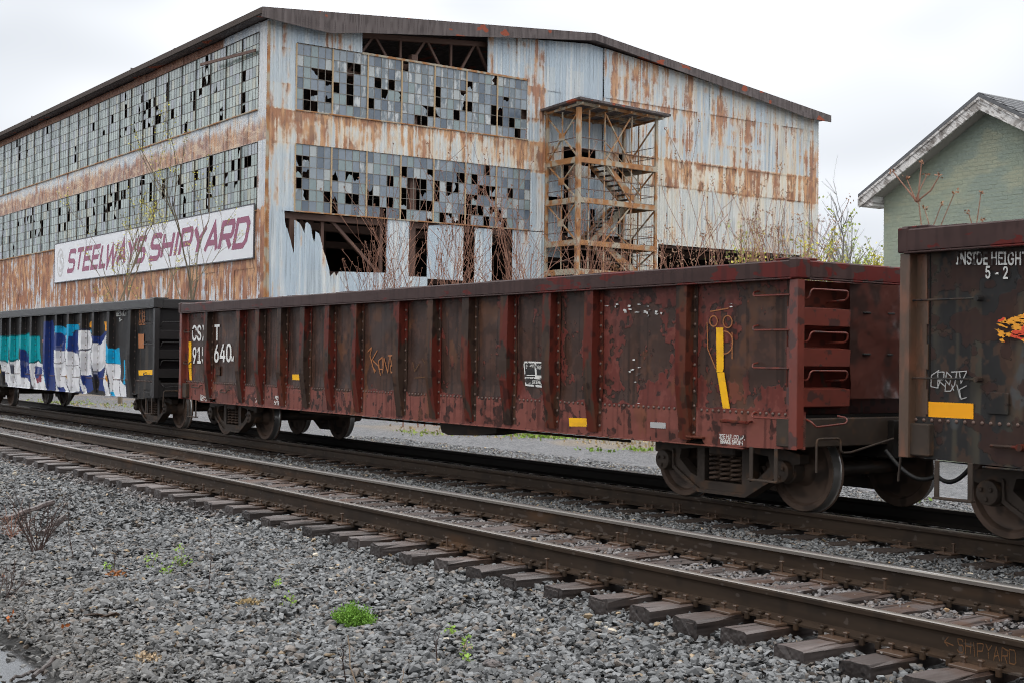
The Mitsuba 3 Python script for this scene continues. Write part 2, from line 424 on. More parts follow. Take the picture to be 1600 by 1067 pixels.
def m_gable(p, n, uv):
    u, z = p.x - 22.55, p.z
    cell = cell_rand(u * 1.1765 + 0.03, z * 0.4, 3)
    blue, cream = (0.40, 0.48, 0.55), (0.62, 0.615, 0.555)
    rt = smoothstep(17.2, 18.2, u)
    band = smoothstep(9.95, 10.1, z) * smoothstep(11.55, 11.4, z)
    c = mix(blue, cream, dr.clip(rt * (0.62 - 0.40 * smoothstep(11.4, 11.5, z)) + 0.4 * (cell - 0.4) + 0.45 * band + 0.25 * smoothstep(9.5, 10, z) * smoothstep(1.4, 1.0, u), 0, 1))
    c = mix(c, (0.70, 0.71, 0.69), smoothstep(0.5, 0.9, noise(u * 8, z * 0.35, 4)) * 0.5)
    c = mix(c, (0.22, 0.26, 0.30), smoothstep(0.60, 0.9, fbm(u * 13 + 3, z * 0.6, 6.0, 2)) * 0.6)
    c = mix(c, (0.62, 0.50, 0.33), smoothstep(0.45, 0.75, fbm(u * 6 + 3, z * 0.5, 2.0, 3)) * 0.5 * dr.maximum(rt, band))
    lowz = smoothstep(7.4, 7.1, z)
    upp = smoothstep(11.4, 11.5, z)
    dens = 0.012 + 0.125 * band + 0.09 * (cell - 0.5) + 0.03 * rt * upp - 0.045 * rt * (1 - upp) * (1 - band) + 0.16 * (fbm(u * 0.33, z * 0.45, 2.0, 2) - 0.5) - 0.12 * lowz
    dens = dens + 0.08 * smoothstep(0.45, 0.1, dr.abs(u - 0.1)) * smoothstep(12.5, 10.5, z)
    dens = dens + 0.15 * smoothstep(1.3, 1.1, 32.35 - u) * smoothstep(14.3, 12.0, z)
    dens = dens + 0.13 * smoothstep(0.45, 0.35, dr.abs(u - 13.5)) * smoothstep(12.2, 12.5, z) + 0.05 * smoothstep(12.95, 12.85, u) * smoothstep(10.6, 10.7, u) * smoothstep(13.9, 14.0, z)
    dens = dens - 0.25 * smoothstep(13.9, 14.0, u) * smoothstep(17.3, 17.2, u) * smoothstep(11.3, 11.4, z)
    dens = dens + 0.05 * smoothstep(17.2, 17.3, u) * smoothstep(19.5, 18.5, u) * upp
    for zl, w in ((13.95, 0.10), (11.42, 0.12), (12.5, 0.06), (10.12, 0.05)):
        dens = dens + w * smoothstep(0.5, 0.0, zl - z) * smoothstep(-0.03, 0.0, zl - z)
    dens = dens + 0.10 * smoothstep(17.2, 18.0, u) * smoothstep(24.5, 20.5, u) * smoothstep(13.2, 13.9, z)
    r, s = _rust(u, z, dens, 3.0)
    c = mix(c, (0.60, 0.43, 0.27), smoothstep(-0.11, 0.06, s) * (0.55 - 0.2 * upp))
    return mix(c, _rustcol(u, z, 2.0), r * 0.85)


def m_leftwall(p, n, uv):
    v, z = p.y - 50.0, p.z
    c = mix((0.44, 0.50, 0.57), (0.64, 0.65, 0.65), noise(v * 5, z * 0.4, 4))
    band = smoothstep(10.15, 10.2, z) * smoothstep(11.5, 11.45, z)
    wav = 0.30 * fbm(v * 0.7, 1.0, 2.0, 3) + 0.22 * noise(v * 5.0, z * 0.2, 1) + 0.22 * noise(v * 15.0, z * 0.4, 1)
    bandr = smoothstep(0.16, -0.14, (z - 10.2) / 1.3 - 0.22 - wav)
    low = smoothstep(7.6, 7.3, z)
    dens = 0.005 + 0.285 * low - 0.4 * smoothstep(11.5, 12, z)
    dens = dens - 0.06 * low * smoothstep(4.6, 4.2, z) + 0.14 * smoothstep(0.6, 0.2, v) * smoothstep(11, 9, z)
    r, s = _rust(v, z, dens, 8.0)
    r = dr.maximum(r, band * bandr * (0.65 + 0.35 * noise(v * 7, z * 2, 3)))
    eave = smoothstep(4.3, 4.6, v) * smoothstep(14.6, 14.65, z)
    c = mix(c, _rustcol(v, z, 6.0), dr.maximum(r, eave) * 0.93)
    c = mix(c, (0.66, 0.55, 0.42), band * smoothstep(0.52, 0.66, fbm(v * 2.5, z * 5, 7.0, 3)) * 0.45)
    return mix(c, (0.20, 0.09, 0.06), eave * 0.65)


def m_ground(p, n, uv):
    x, y = p.x, p.y
    a, b, w = mikit.voronoi(x * 16, y * 16)
    g = mix((0.022, 0.022, 0.022), (0.055, 0.055, 0.056), w) * (0.45 + 0.55 * smoothstep(0.0, 0.16, b - a))
    yard = smoothstep(13.0, 14.5, x)
    a2, b2, w2 = mikit.voronoi(x * 9, y * 9)
    gy = mix((0.12, 0.125, 0.135), (0.25, 0.255, 0.27), w2 * 0.5 + 0.5 * w) * (0.55 + 0.45 * smoothstep(0.0, 0.2, b2 - a2))
    tan = smoothstep(0.54, 0.68, fbm(x * 0.45 + 3, y * 0.35, 1.0, 4)) * smoothstep(17.5, 19.5, x)
    gy = mix(gy, (0.26, 0.21, 0.15), tan * 0.5)
    return mix(g, gy, yard)


def b_ground(p, n, uv):
    a, b, w = mikit.voronoi(p.x * 16, p.y * 16)
    return smoothstep(0.0, 0.3, b - a) * (0.5 + w)


def m_brick(p, n, uv):
    y, z = p.y, p.z
    c = mix((0.265, 0.31, 0.245), (0.32, 0.36, 0.28), fbm(y * 1.2, z * 1.6, 4.0, 4))
    c = mix(c, (0.235, 0.285, 0.25), smoothstep(0.42, 0.66, fbm(y * 0.9 + 4, z * 1.1, 1.0, 3)) * 0.75)
    c = mix(c, (0.37, 0.37, 0.26), smoothstep(0.50, 0.72, fbm(y * 1.5 + 7, z * 3.5, 2.0, 3)) * 0.6)
    return c * (0.92 + 0.16 * fbm(y * 18, z * 26, 2.0, 2))


def m_fascia(p, n, uv):
    c = mix((0.065, 0.052, 0.052), (0.135, 0.115, 0.115), noise(p.x * 9, p.y * 3, p.z * 1.2))
    c = mix(c, (0.035, 0.028, 0.028), smoothstep(0.5, 0.8, noise(p.x * 22, p.y * 6, p.z * 2)) * 0.6)
    c = mix(c, (0.25, 0.06, 0.03), smoothstep(0.69, 0.71, fbm(p.x * 1.6 + 2, p.y, p.z * 2, 3)))
    return c


def m_oldwood(p, n, uv):
    s = p.y + p.z * 0.7
    c = mix((0.30, 0.285, 0.27), (0.62, 0.61, 0.60), smoothstep(0.34, 0.56, fbm(s * 7, p.z * 7, p.x * 5, 4)))
    return mix(c, (0.09, 0.07, 0.06), smoothstep(0.6, 0.75, noise(s * 7, (p.z - p.y * 0.7) * 40, 2)) * 0.6)


def m_tower(p, n, uv):
    f = fbm(p.x * 1.8, p.y * 2, p.z * 1.6, 3) * 0.6 + 0.4 * noise(p.x * 6, p.y * 6, p.z * 3)
    c = mix((0.36, 0.32, 0.25), (0.34, 0.165, 0.07), smoothstep(0.40, 0.56, f))
    return mix(c, (0.20, 0.085, 0.04), smoothstep(0.60, 0.78, f))


def m_worn_white(p, n, uv):
    return mix((0.62, 0.62, 0.6), (0.05, 0.04, 0.038), smoothstep(0.60, 0.66, fbm(p.y * 15, p.z * 15, 2.0, 3)))


def m_bark(p, n, uv):
    return mix((0.21, 0.10, 0.07), (0.34, 0.19, 0.14), noise(p.x * 7, p.y * 7, p.z * 4))


MATS = {
    'mat_car_red': pr(proc(m_car_red), 0.28, 0.12, bump=(b_car, 0.0028, 0.004)),
    'mat_rib': pr(proc(m_rib), 0.34, 0.08),
    'mat_chord': pr(proc(m_chord), 0.32, 0.08),
    'mat_black': pr(proc(m_black), 0.36, 0.08, bump=(b_black, 0.0025, 0.004)),
    'mat_left_car': pr(proc(m_left_car), 0.36, 0.08),
    'mat_steel': pr(proc(m_steel), 0.49, 0.12),
    'mat_under_shade': pr((0.014, 0.012, 0.011), 0.6, 0.1),  # near-black base colour, the shade beneath the train is put into it
    'mat_wheel': pr(proc(m_wheel), 0.49, 0.12),
    'mat_tread': pr((0.30, 0.295, 0.29), 0.22, 0.5, metal=0.7),
    'mat_rail': pr(proc(m_rail), 0.36, 0.08),
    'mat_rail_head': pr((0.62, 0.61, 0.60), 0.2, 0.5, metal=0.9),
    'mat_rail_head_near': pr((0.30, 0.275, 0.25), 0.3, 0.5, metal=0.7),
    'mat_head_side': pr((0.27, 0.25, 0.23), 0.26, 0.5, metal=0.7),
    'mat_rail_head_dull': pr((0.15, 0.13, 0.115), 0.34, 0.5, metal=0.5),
    'mat_tie': pr(proc(m_tie), 0.33, 0.4, bump=(b_tie, 0.003, 0.002)),
    'mat_plate': pr((0.066, 0.041, 0.028), 0.30, 0.5),
    'mat_gable': pr(proc(m_gable), 0.5, 0.4),
    'mat_leftwall': pr(proc(m_leftwall), 0.5, 0.4),
    'mat_ground': pr(proc(m_ground), 0.7, 0.3, bump=(b_ground, 0.012, 0.004)),
    'mat_brick': pr(proc(m_brick), 0.65, 0.3),
    'mat_mortar': pr((0.275, 0.315, 0.25), 0.8, 0.2),
    'mat_fascia': pr(proc(m_fascia), 0.6, 0.3),
    'mat_oldwood': pr(proc(m_oldwood), 0.7, 0.3),
    'mat_shingle': pr((0.115, 0.12, 0.13), 0.6, 0.3),
    'mat_tower': pr(proc(m_tower), 0.6, 0.3),
    'mat_soffit': pr((0.30, 0.285, 0.26), 0.7, 0.3),
    'mat_greenstem': pr((0.12, 0.22, 0.03), 0.6, 0.3),
    'mat_dark': pr((0.07, 0.055, 0.048), 0.7, 0.2),
    'mat_beam': pr((0.12, 0.07, 0.055), 0.6, 0.3),
    'mat_mullion': pr((0.42, 0.31, 0.19), 0.6, 0.3),
    'mat_bar': pr((0.20, 0.185, 0.165), 0.6, 0.3),
    'mat_muntin': pr((0.085, 0.07, 0.06), 0.6, 0.3),
    'mat_yellow': pr(proc(lambda p, n, uv: mix((0.82, 0.43, 0.004), (0.50, 0.27, 0.02), smoothstep(0.5, 0.8, fbm(p.y * 9, p.z * 14, 1.0, 4)) * 0.35)), 0.4, 0.3),
    'mat_white': pr((0.66, 0.66, 0.65), 0.5, 0.4),
    'mat_worn_white': pr(proc(m_worn_white), 0.5, 0.4),
    'mat_sign': pr((0.66, 0.68, 0.72), 0.4, 0.4),
    'mat_sign_text': pr((0.25, 0.065, 0.13), 0.4, 0.4),
    'mat_sign_grey': pr((0.50, 0.50, 0.51), 0.4, 0.4),
    'mat_stencil': pr((0.012, 0.012, 0.012), 0.5, 0.4),
    'mat_orange': pr((0.33, 0.12, 0.04), 0.5, 0.4),
    'mat_chalk': pr((0.135, 0.066, 0.03), 0.7, 0.2),
    'mat_grey_plate': pr((0.36, 0.36, 0.36), 0.4, 0.4),
    'mat_galv': pr((0.40, 0.44, 0.48), 0.5, 0.4),
    'mat_stone': pr({'type': 'mesh_attribute', 'name': 'vertex_color'}, 0.30, 0.45),
    'mat_leafy': {'type': 'twosided', 'bsdf': {'type': 'principled', 'base_color': {'type': 'mesh_attribute', 'name': 'vertex_color'}, 'roughness': 0.55, 'specular': 0.3}},
    'mat_bark': pr(proc(m_bark), 0.7, 0.2),
    'mat_twig': pr((0.17, 0.14, 0.10), 0.7, 0.2),
    'mat_greytwig': pr((0.24, 0.23, 0.22), 0.7, 0.2),
    'mat_deadstalk': pr((0.30, 0.23, 0.17), 0.7, 0.2),
    'mat_water': pr((0.02, 0.02, 0.02), 0.02, 1.0, two=True, clearcoat=1.0, clearcoat_gloss=1.0),
}
# dirty wire glass: nearly opaque panes in several tones
for i, c in enumerate([(0.16, 0.20, 0.25), (0.22, 0.265, 0.305), (0.085, 0.115, 0.155), (0.34, 0.375, 0.39), (0.19, 0.25, 0.265)]):
    MATS[f'mat_pane_{i}'] = pr(c, 0.16, 0.6)
for i, c in enumerate([(0.22, 0.28, 0.27), (0.30, 0.36, 0.345), (0.17, 0.215, 0.225), (0.34, 0.36, 0.30), (0.25, 0.285, 0.325)]):
    MATS[f'mat_lpane_{i}'] = pr(c, 0.16, 0.6)


def m_smear(p, n, uv):
    f = fbm(p.x * 7.5, p.z * 2.8, 5.0, 5)
    return mix((0.15, 0.185, 0.215), (0.46, 0.49, 0.51), smoothstep(0.42, 0.78, f))


MATS['mat_pane_smear'] = pr(proc(m_smear), 0.25, 0.5)
scene.update(MATS)

# ------------------------------------------------------------------ ground, ballast, tracks
NR, FR = 6.42, 10.377          # gauge faces of the near rails' far edge (near track), (far track)
GAUGE = 1.435
ZF = -0.05                     # far track's rail top
_PX = np.array([-400, -2, 0.5, 2.0, 3.0, 4.2, 5.2, 5.75, 6.1, 6.9, 8.2, 8.7, 9.4, 9.9, 12.6, 13.2, 14.5, 16, 400.])
_PZ = np.array([-.66, -.66, -.62, -.55, -.50, -.43, -.355, -.315, -.27, -.228, -.232, -.25, -.27, -.285, -.285, -.33, -.46, -.50, -.55])


def gz(x, y):
    x = np.asarray(x, float); y = np.asarray(y, float)
    z = np.interp(x, _PX, _PZ)
    p = np.stack([x, y, 0 * x], -1)
    w = np.interp(x, [5.4, 6.0, 12.4, 14], [1, .25, .25, .6])
    z = z + w * (0.11 * (meshkit.fbm(p * 0.9, 3, 4) - 0.5) + 0.05 * (meshkit.noise(p * 3.3, 7) - 0.5))
    return z - 0.10 * np.exp(-(((x - 2.05) / 0.5) ** 2 + ((y - 9.3) / 1.2) ** 2))    # the puddle's hollow


def make_ground():
    xs = np.unique(np.concatenate([np.arange(-3, 16, 0.16), np.arange(16, 30, 1.0), np.array([-600, -300, -120, -50, -20, -8, 32, 40, 60, 90, 150, 300, 900])]))
    ys = np.unique(np.concatenate([np.arange(-2, 32, 0.16), np.arange(32, 60, 1.0), np.array([-600, -200, -60, -20, -8, -4, 65, 80, 100, 150, 250, 400, 900])]))
    X, Y = np.meshgrid(xs, ys, indexing='ij')
    Z = gz(X, Y) - 0.025
    v = np.stack([X, Y, Z], -1).reshape(-1, 3); n = len(ys)
    i, j = np.meshgrid(np.arange(len(xs) - 1), np.arange(n - 1), indexing='ij')
    f = np.stack([i * n + j, (i + 1) * n + j, (i + 1) * n + j + 1, i * n + j + 1], -1).reshape(-1, 4)
    obj('ground', (v, f), 'mat_ground', smooth=True, kind='structure')


make_ground()
# a puddle of rain water in the low corner
_a = np.linspace(0, 2 * np.pi, 40, endpoint=False)
_pr = 1 + 0.18 * np.sin(3 * _a + 1) + 0.1 * np.sin(5 * _a)
_pv = np.vstack([[2.05, 9.3, 0]] + [[2.05 + 0.8 * r * math.cos(a), 9.3 + 1.6 * r * math.sin(a), 0] for a, r in zip(_a, _pr)])
_pv[:, 2] = -0.585
obj('puddle', (_pv, np.array([[0, 1 + k, 1 + (k + 1) % 40] for k in range(40)])), 'mat_water', kind='structure')

# sleepers of the near track: y of each as it lies (spacing is uneven), and how far its end sticks out
TIE_XY = [(5.843, 23.07), (5.813, 22.44), (5.827, 21.94), (5.861, 21.45), (5.842, 20.80), (5.841, 20.24), (5.90, 19.52), (5.876, 18.97), (5.871, 18.5), (5.867, 18.01), (5.877, 17.53), (5.892, 17.0), (5.927, 16.58), (5.899, 16.16), (5.869, 15.62),
          (5.888, 15.0), (5.914, 14.6), (5.935, 14.02), (5.914, 13.52), (5.862, 12.93), (5.909, 12.53), (5.878, 11.98), (5.899, 11.44), (5.893, 11.02), (5.863, 10.54), (5.841, 10.0), (5.891, 9.49), (5.879, 8.97), (5.886, 8.51), (5.919, 7.99),
          (5.898, 7.44), (5.916, 7.02), (5.886, 6.53), (5.941, 6.10), (5.866, 5.57), (5.91, 5.13), (5.85, 4.63), (5.88, 4.12), (5.9, 3.6)]
TIE_XY = [(5.86 + .03 * math.sin(k * 2.3), 23.07 + 0.51 * k) for k in range(34, 0, -1)] + TIE_XY
TIE_Y = [q[1] for q in TIE_XY]
RH = 0.185


def tie_mesh(x0, x1, y, w, z1, h, skew, seed):
    r = np.random.default_rng(seed)
    xs = np.linspace(x0, x1, 15); prof = np.array([(-.5, -1), (-.5, -.08), (-.42, 0), (-.15, 0), (.15, 0), (.42, 0), (.5, -.08), (.5, -1)])
    v = []
    for i, x in enumerate(xs):
        for a, b in prof:
            v.append([x + (r.normal(0, .004) if i in (0, 14) else 0), y + a * w + skew * (x - 7.1) + r.normal(0, .004), z1 + b * h + r.normal(0, .0035)])
    n = len(prof); f = []
    for i in range(14):
        for j in range(n - 1):
            f.append([i * n + j, i * n + j + 1, (i + 1) * n + j + 1, (i + 1) * n + j])
    f = [[a, b, c] for a, b, c, d in f] + [[a, c, d] for a, b, c, d in f]
    for base, fl in ((0, 1), (14 * n, 0)):
        for j in range(1, n - 1):
            t = [base, base + j, base + j + 1]
            f.append(t[::-1] if fl else t)
    return np.array(v), np.array(f)


def plate(parent, xr, y, z, skew=0.0, spikes=True):
    """a steel tie plate under a rail at xr with its cut spikes"""
    k = obj('tie_plate', MB().box(xr - 0.18, xr + 0.18, y - 0.095, y + 0.095, z, z + 0.018, 0.004), 'mat_plate', parent)
    if spikes:
        for dx, dy in ((-0.09, -0.055), (-0.09, 0.055), (0.09, 0.055), (0.09, -0.055)):
            if spikes == 2 and dx > 0: continue
            up = 0.03 + (0.05 if rng.random() < 0.12 else 0)
            m = MB().box(xr + dx - .008, xr + dx + .008, y + dy - .008, y + dy + .008, z + .015, z + .015 + up, 0.002)
            m.box(xr + dx - .016, xr + dx + .016, y + dy - .016, y + dy + .016, z + .012 + up, z + .026 + up, 0.006)
            obj('spike', m, 'mat_plate', k)


ORD = dict(enumerate('first second third fourth fifth sixth seventh eighth ninth tenth eleventh twelfth thirteenth fourteenth fifteenth sixteenth seventeenth eighteenth'.split(), 1))
TIES = []   # (y, x0, skew) for the ballast
for k, y in enumerate(TIE_Y):
    x0 = TIE_XY[k][0]
    sk = float(rng.normal(0, 0.012))
    z1 = -RH - 0.018 + float(rng.normal(0, 0.006))
    near = y < 23
    o = ORD.get(len(TIE_XY) - 2 - k)
    t = thing('railway_sleeper', f'weathered timber sleeper of the front track, {o} from the lower right corner of the picture' if o else
              'weathered dark timber sleeper in the left or distant stretch of the front track', 'railway sleeper', 'timber sleepers of the front track')
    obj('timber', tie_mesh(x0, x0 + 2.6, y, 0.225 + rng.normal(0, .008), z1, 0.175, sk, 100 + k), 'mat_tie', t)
    TIES.append((y, x0, sk))
    if near:
        plate(t, NR - 0.0375, y + sk * -.7, z1 + 0.001, spikes=(True if y < 16 else 2))
        plate(t, NR + GAUGE + 0.0375, y + sk * .7, z1 + 0.001, spikes=2 if y < 16 else False)
        if rng.random() < 0.45 and y < 17:
            obj('end_plate', MB().box(x0 - 0.004, x0 + 0.004, y - 0.075 + sk * -1.4, y + 0.075 + sk * -1.4, z1 - .15, z1 - 0.02, 0.001), 'mat_tie', t)
scene['mat_rear_tie_shade'] = pr((0.035, 0.028, 0.025), 0.5, 0.15)  # albedo lowered, the train's shade on these sleepers is in the colour
TIE2 = np.arange(3.0, 44, 0.53)
for k, y in enumerate(TIE2):
    y = float(y + rng.normal(0, 0.03))
    t = thing('railway_sleeper', 'dark timber sleeper of the rear track, under the train', 'railway sleeper', 'timber sleepers of the rear track')
    z1 = ZF - RH - 0.018
    obj('timber', tie_mesh(9.8, 12.4, y, 0.23, z1, 0.17, 0, 400 + k), 'mat_rear_tie_shade', t)
    if y < 22:
        plate(t, FR - 0.0375, y, z1 + 0.001, spikes=2 if y < 14 else False)

# rails: a real tee section with a polished head, rolled along y
_RS = [(-.076, 0), (.076, 0), (.076, .012), (.035, .024), (.0095, .036), (.0087, .12), (.013, .135), (.030, .142), (.036, .150)]
_RS2 = [(-a, b) for a, b in _RS[::-1]]
RAILW = Polygon(_RS[1:] + _RS2[:-1])
HEAD = Polygon([(.0365, .1475), (.0375, .172), (.033, .181), (.018, .1848), (-.018, .1848), (-.033, .181), (-.0375, .172), (-.0365, .1475)])


def rail(xc, ztop, label, headmat, anchors, joints=(), hs='mat_rail', web='mat_rail'):
    t = thing('railway_rail', label, 'rail')
    pl = lambda u, v, w: np.stack([xc + u, 1.5 + w, ztop - RH + v], -1)
    obj('web', MB().prism(RAILW, 78, pl), web, t)
    # head: sides rusty, running surface polished
    obj('head', MB().prism(HEAD, 78, pl), hs, t)
    run = [(-.0335, .1811), (-.024, .1845), (-.012, .1862), (.012, .1862), (.024, .1845), (.0335, .1811)]
    v = np.array([[xc + a, yy, ztop - RH + b + .0012] for yy in (1.5, 79.5) for a, b in run]); n = len(run)
    obj('running_surface', (v, np.array([[j, j + 1, n + j + 1, n + j] for j in range(n - 1)])), headmat, t, smooth=True)
    for y in anchors:
        for s in ((-1,) if anchors_side[0] < 0 else (1,)):
            m = MB().box(xc + s * .078 - .014, xc + s * .078 + .014, y - .016, y + .016, ztop - RH - .03, ztop - RH + .022, .005)
            m.box(xc + s * .055 - .022, xc + s * .055 + .022, y - .016, y + .016, ztop - RH + .020, ztop - RH + .040, .006)
            obj('anchor', m, 'mat_rail', t)
    for y0, y1 in joints:
        obj('joint_bar', MB().box(xc - .034, xc - .02, y0, y1, ztop - RH + .03, ztop - RH + .135, .008), 'mat_rail', t)
    return t


_near = [y for y in TIE_Y if y < 19]
anchors_side = [-1]
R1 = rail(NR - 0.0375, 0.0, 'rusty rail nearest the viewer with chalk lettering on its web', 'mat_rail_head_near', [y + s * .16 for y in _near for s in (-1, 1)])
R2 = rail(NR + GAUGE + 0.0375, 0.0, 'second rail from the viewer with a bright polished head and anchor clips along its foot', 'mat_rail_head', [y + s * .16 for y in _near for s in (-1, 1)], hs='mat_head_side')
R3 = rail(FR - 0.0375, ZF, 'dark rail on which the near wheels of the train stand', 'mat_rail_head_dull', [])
R4 = rail(FR + GAUGE + 0.0375, ZF, 'rail in the dark behind the train, under its far wheels', 'mat_rail_head_dull', [], hs='mat_under_shade', web='mat_under_shade')  # web and head sides take the colour with the shade painted in


# chalk word and arrow scratched on the near rail's web
STROKES = {'S': [[(1, .9), (.8, 1), (.1, 1), (0, .85), (0, .6), (.15, .52), (.85, .48), (1, .38), (1, .12), (.85, 0), (.1, 0), (0, .12)]], 'T': [[(0, 1), (1, 1)], [(.5, 1), (.5, 0)]], 'E': [[(1, 1), (0, 1), (0, 0), (1, 0)], [(0, .5), (.9, .5)]],
           'L': [[(0, 1), (0, 0), (1, 0)]], 'W': [[(-.05, 1), (.2, 0), (.5, .85), (.8, 0), (1.05, 1)]], 'A': [[(-.05, 0), (.5, 1), (1.05, 0)], [(.18, .3), (.82, .3)]], 'Y': [[(-.05, 1), (.5, .45), (1.05, 1)], [(.5, .45), (.5, 0)]],
           'H': [[(0, 0), (0, 1)], [(1, 0), (1, 1)], [(0, .5), (1, .5)]], 'I': [[(.5, 0), (.5, 1)]], 'P': [[(0, 0), (0, 1), (.9, 1), (1, .88), (1, .55), (.9, .43), (0, .43)]],
           'R': [[(0, 0), (0, 1), (.9, 1), (1, .88), (1, .58), (.9, .46), (0, .46)], [(.5, .46), (1, 0)]], 'D': [[(0, 0), (0, 1), (.8, 1), (1, .8), (1, .2), (.8, 0), (0, 0)]]}


def stroke_text(text, adv, w, h, pen, slant=0.0, square=True, jit=0.0, space=.6):
    """lettering as polygons reading along +u, from strokes"""
    r = np.random.default_rng(len(text)); x, out = 0.0, []
    for ch in text:
        if ch == ' ':
            x += adv * space; continue
        ww = w * (.30 if ch == 'I' else 1.4 if ch == 'W' else .82 if ch == 'L' else 1)
        for l in STROKES[ch]:
            q = [(x + a * ww * (1 if ch != 'I' else 1) + slant * b * h + r.normal(0, jit), b * h + r.normal(0, jit)) for a, b in l]
            out.append(LineString(q).buffer(pen / 2, cap_style='flat' if square else 'round', join_style='mitre' if square else 'round', mitre_limit=2.0))
        x += ww + (adv - w) * (.2 if ch == 'L' else 1)
    return shapely.union_all(out), x - (adv - w)


_X = NR - 0.0375 - .0092
_a, _b = at_x(1497, 1010, _X), at_x(1587, 1030, _X)
_p, _w = stroke_text('SHIPYARD', .1, .07, .075, .0065, 0, False, .004)
_s = (_a[1] - _b[1]) / _w
_p = shapely.union_all([_p, LineString([(-.17, .04), (-.06, .03)]).buffer(.003), LineString([(-.13, .07), (-.18, .04), (-.13, .02)]).buffer(.003)])
obj('chalk_writing', MB().prism(_p, .0015, lambda u, v, w: np.stack([_X - w, _a[1] - u * _s, -.142 + v], -1)), 'mat_chalk', R1)


# ---- loose stones
def stone_kinds(n, pts, seed):
    r = np.random.default_rng(seed); out = []
    for _ in range(n):
        p = r.normal(size=(pts, 3)); p /= np.linalg.norm(p, axis=1, keepdims=True)
        p *= np.array([1.0, r.uniform(.55, .9), r.uniform(.28, .6)]) * r.uniform(.85, 1.1, (pts, 1))
        h = trimesh.convex.convex_hull(p)
        out.append((np.array(h.vertices), np.array(h.faces)))
    return out


K_NEAR, K_FAR = stone_kinds(26, 11, 3), stone_kinds(16, 8, 5)


def scatter(P, size, kinds, seed, tilt=0.5, tone=(1, 1, 1)):
    """stones at the points P: one mesh with a colour for each stone"""
    r = np.random.default_rng(seed); n = len(P)
    kind = r.integers(0, len(kinds), n)
    yaw = r.uniform(0, 2 * np.pi, n); ax = r.normal(size=(n, 3)); ax[:, 2] = 0; ax /= np.linalg.norm(ax, axis=1, keepdims=True)
    til = np.abs(r.normal(0, tilt, n))
    c, s = np.cos(yaw), np.sin(yaw); Rz = np.zeros((n, 3, 3)); Rz[:, 0, 0] = c; Rz[:, 0, 1] = -s; Rz[:, 1, 0] = s; Rz[:, 1, 1] = c; Rz[:, 2, 2] = 1
    ct, st = np.cos(til), np.sin(til); Kx = np.zeros((n, 3, 3))
    Kx[:, 0, 1] = -ax[:, 2]; Kx[:, 0, 2] = ax[:, 1]; Kx[:, 1, 0] = ax[:, 2]; Kx[:, 1, 2] = -ax[:, 0]; Kx[:, 2, 0] = -ax[:, 1]; Kx[:, 2, 1] = ax[:, 0]
    Rt = np.eye(3) + st[:, None, None] * Kx + (1 - ct)[:, None, None] * (Kx @ Kx)
    M = Rt @ Rz * (size * 1.0)[:, None, None]
    g = r.random(n)
    base = np.where(g[:, None] < .55, [[.145, .153, .160]], np.where(g[:, None] < .84, [[.078, .082, .086]], np.where(g[:, None] < .955, [[.125, .108, .095]], np.where(g[:, None] < .985, [[.19, .19, .185]], np.where(g[:, None] < .996, [[.30, .225, .14]], [[.42, .38, .31]])))))
    col = base * r.uniform(.5, 1.4, (n, 1)) * np.asarray(tone)
    V, F, Cc, k0 = [], [], [], 0
    for q in range(len(kinds)):
        ix = np.nonzero(kind == q)[0]
        if not len(ix): continue
        kv, kf = kinds[q]
        v = np.einsum('nij,kj->nki', M[ix], kv) + P[ix][:, None]
        # facets of different tone come from each face's own normal, so the vertices stay shared per stone
        V.append(v.reshape(-1, 3)); F.append((kf[None] + (np.arange(len(ix)) * len(kv))[:, None, None]).reshape(-1, 3) + k0)
        Cc.append(np.repeat(col[ix], len(kv), 0)); k0 += len(ix) * len(kv)
    return np.vstack(V), np.vstack(F), np.vstack(Cc)


def on_tie(x, y):
    d = np.zeros(len(x), bool)
    for ty, x0, sk in TIES:
        if ty < 30:
            d |= (np.abs(y - ty - sk * (x - 7.1)) < 0.118) & (x > x0 - 0.02) & (x < x0 + 2.62)
    return d


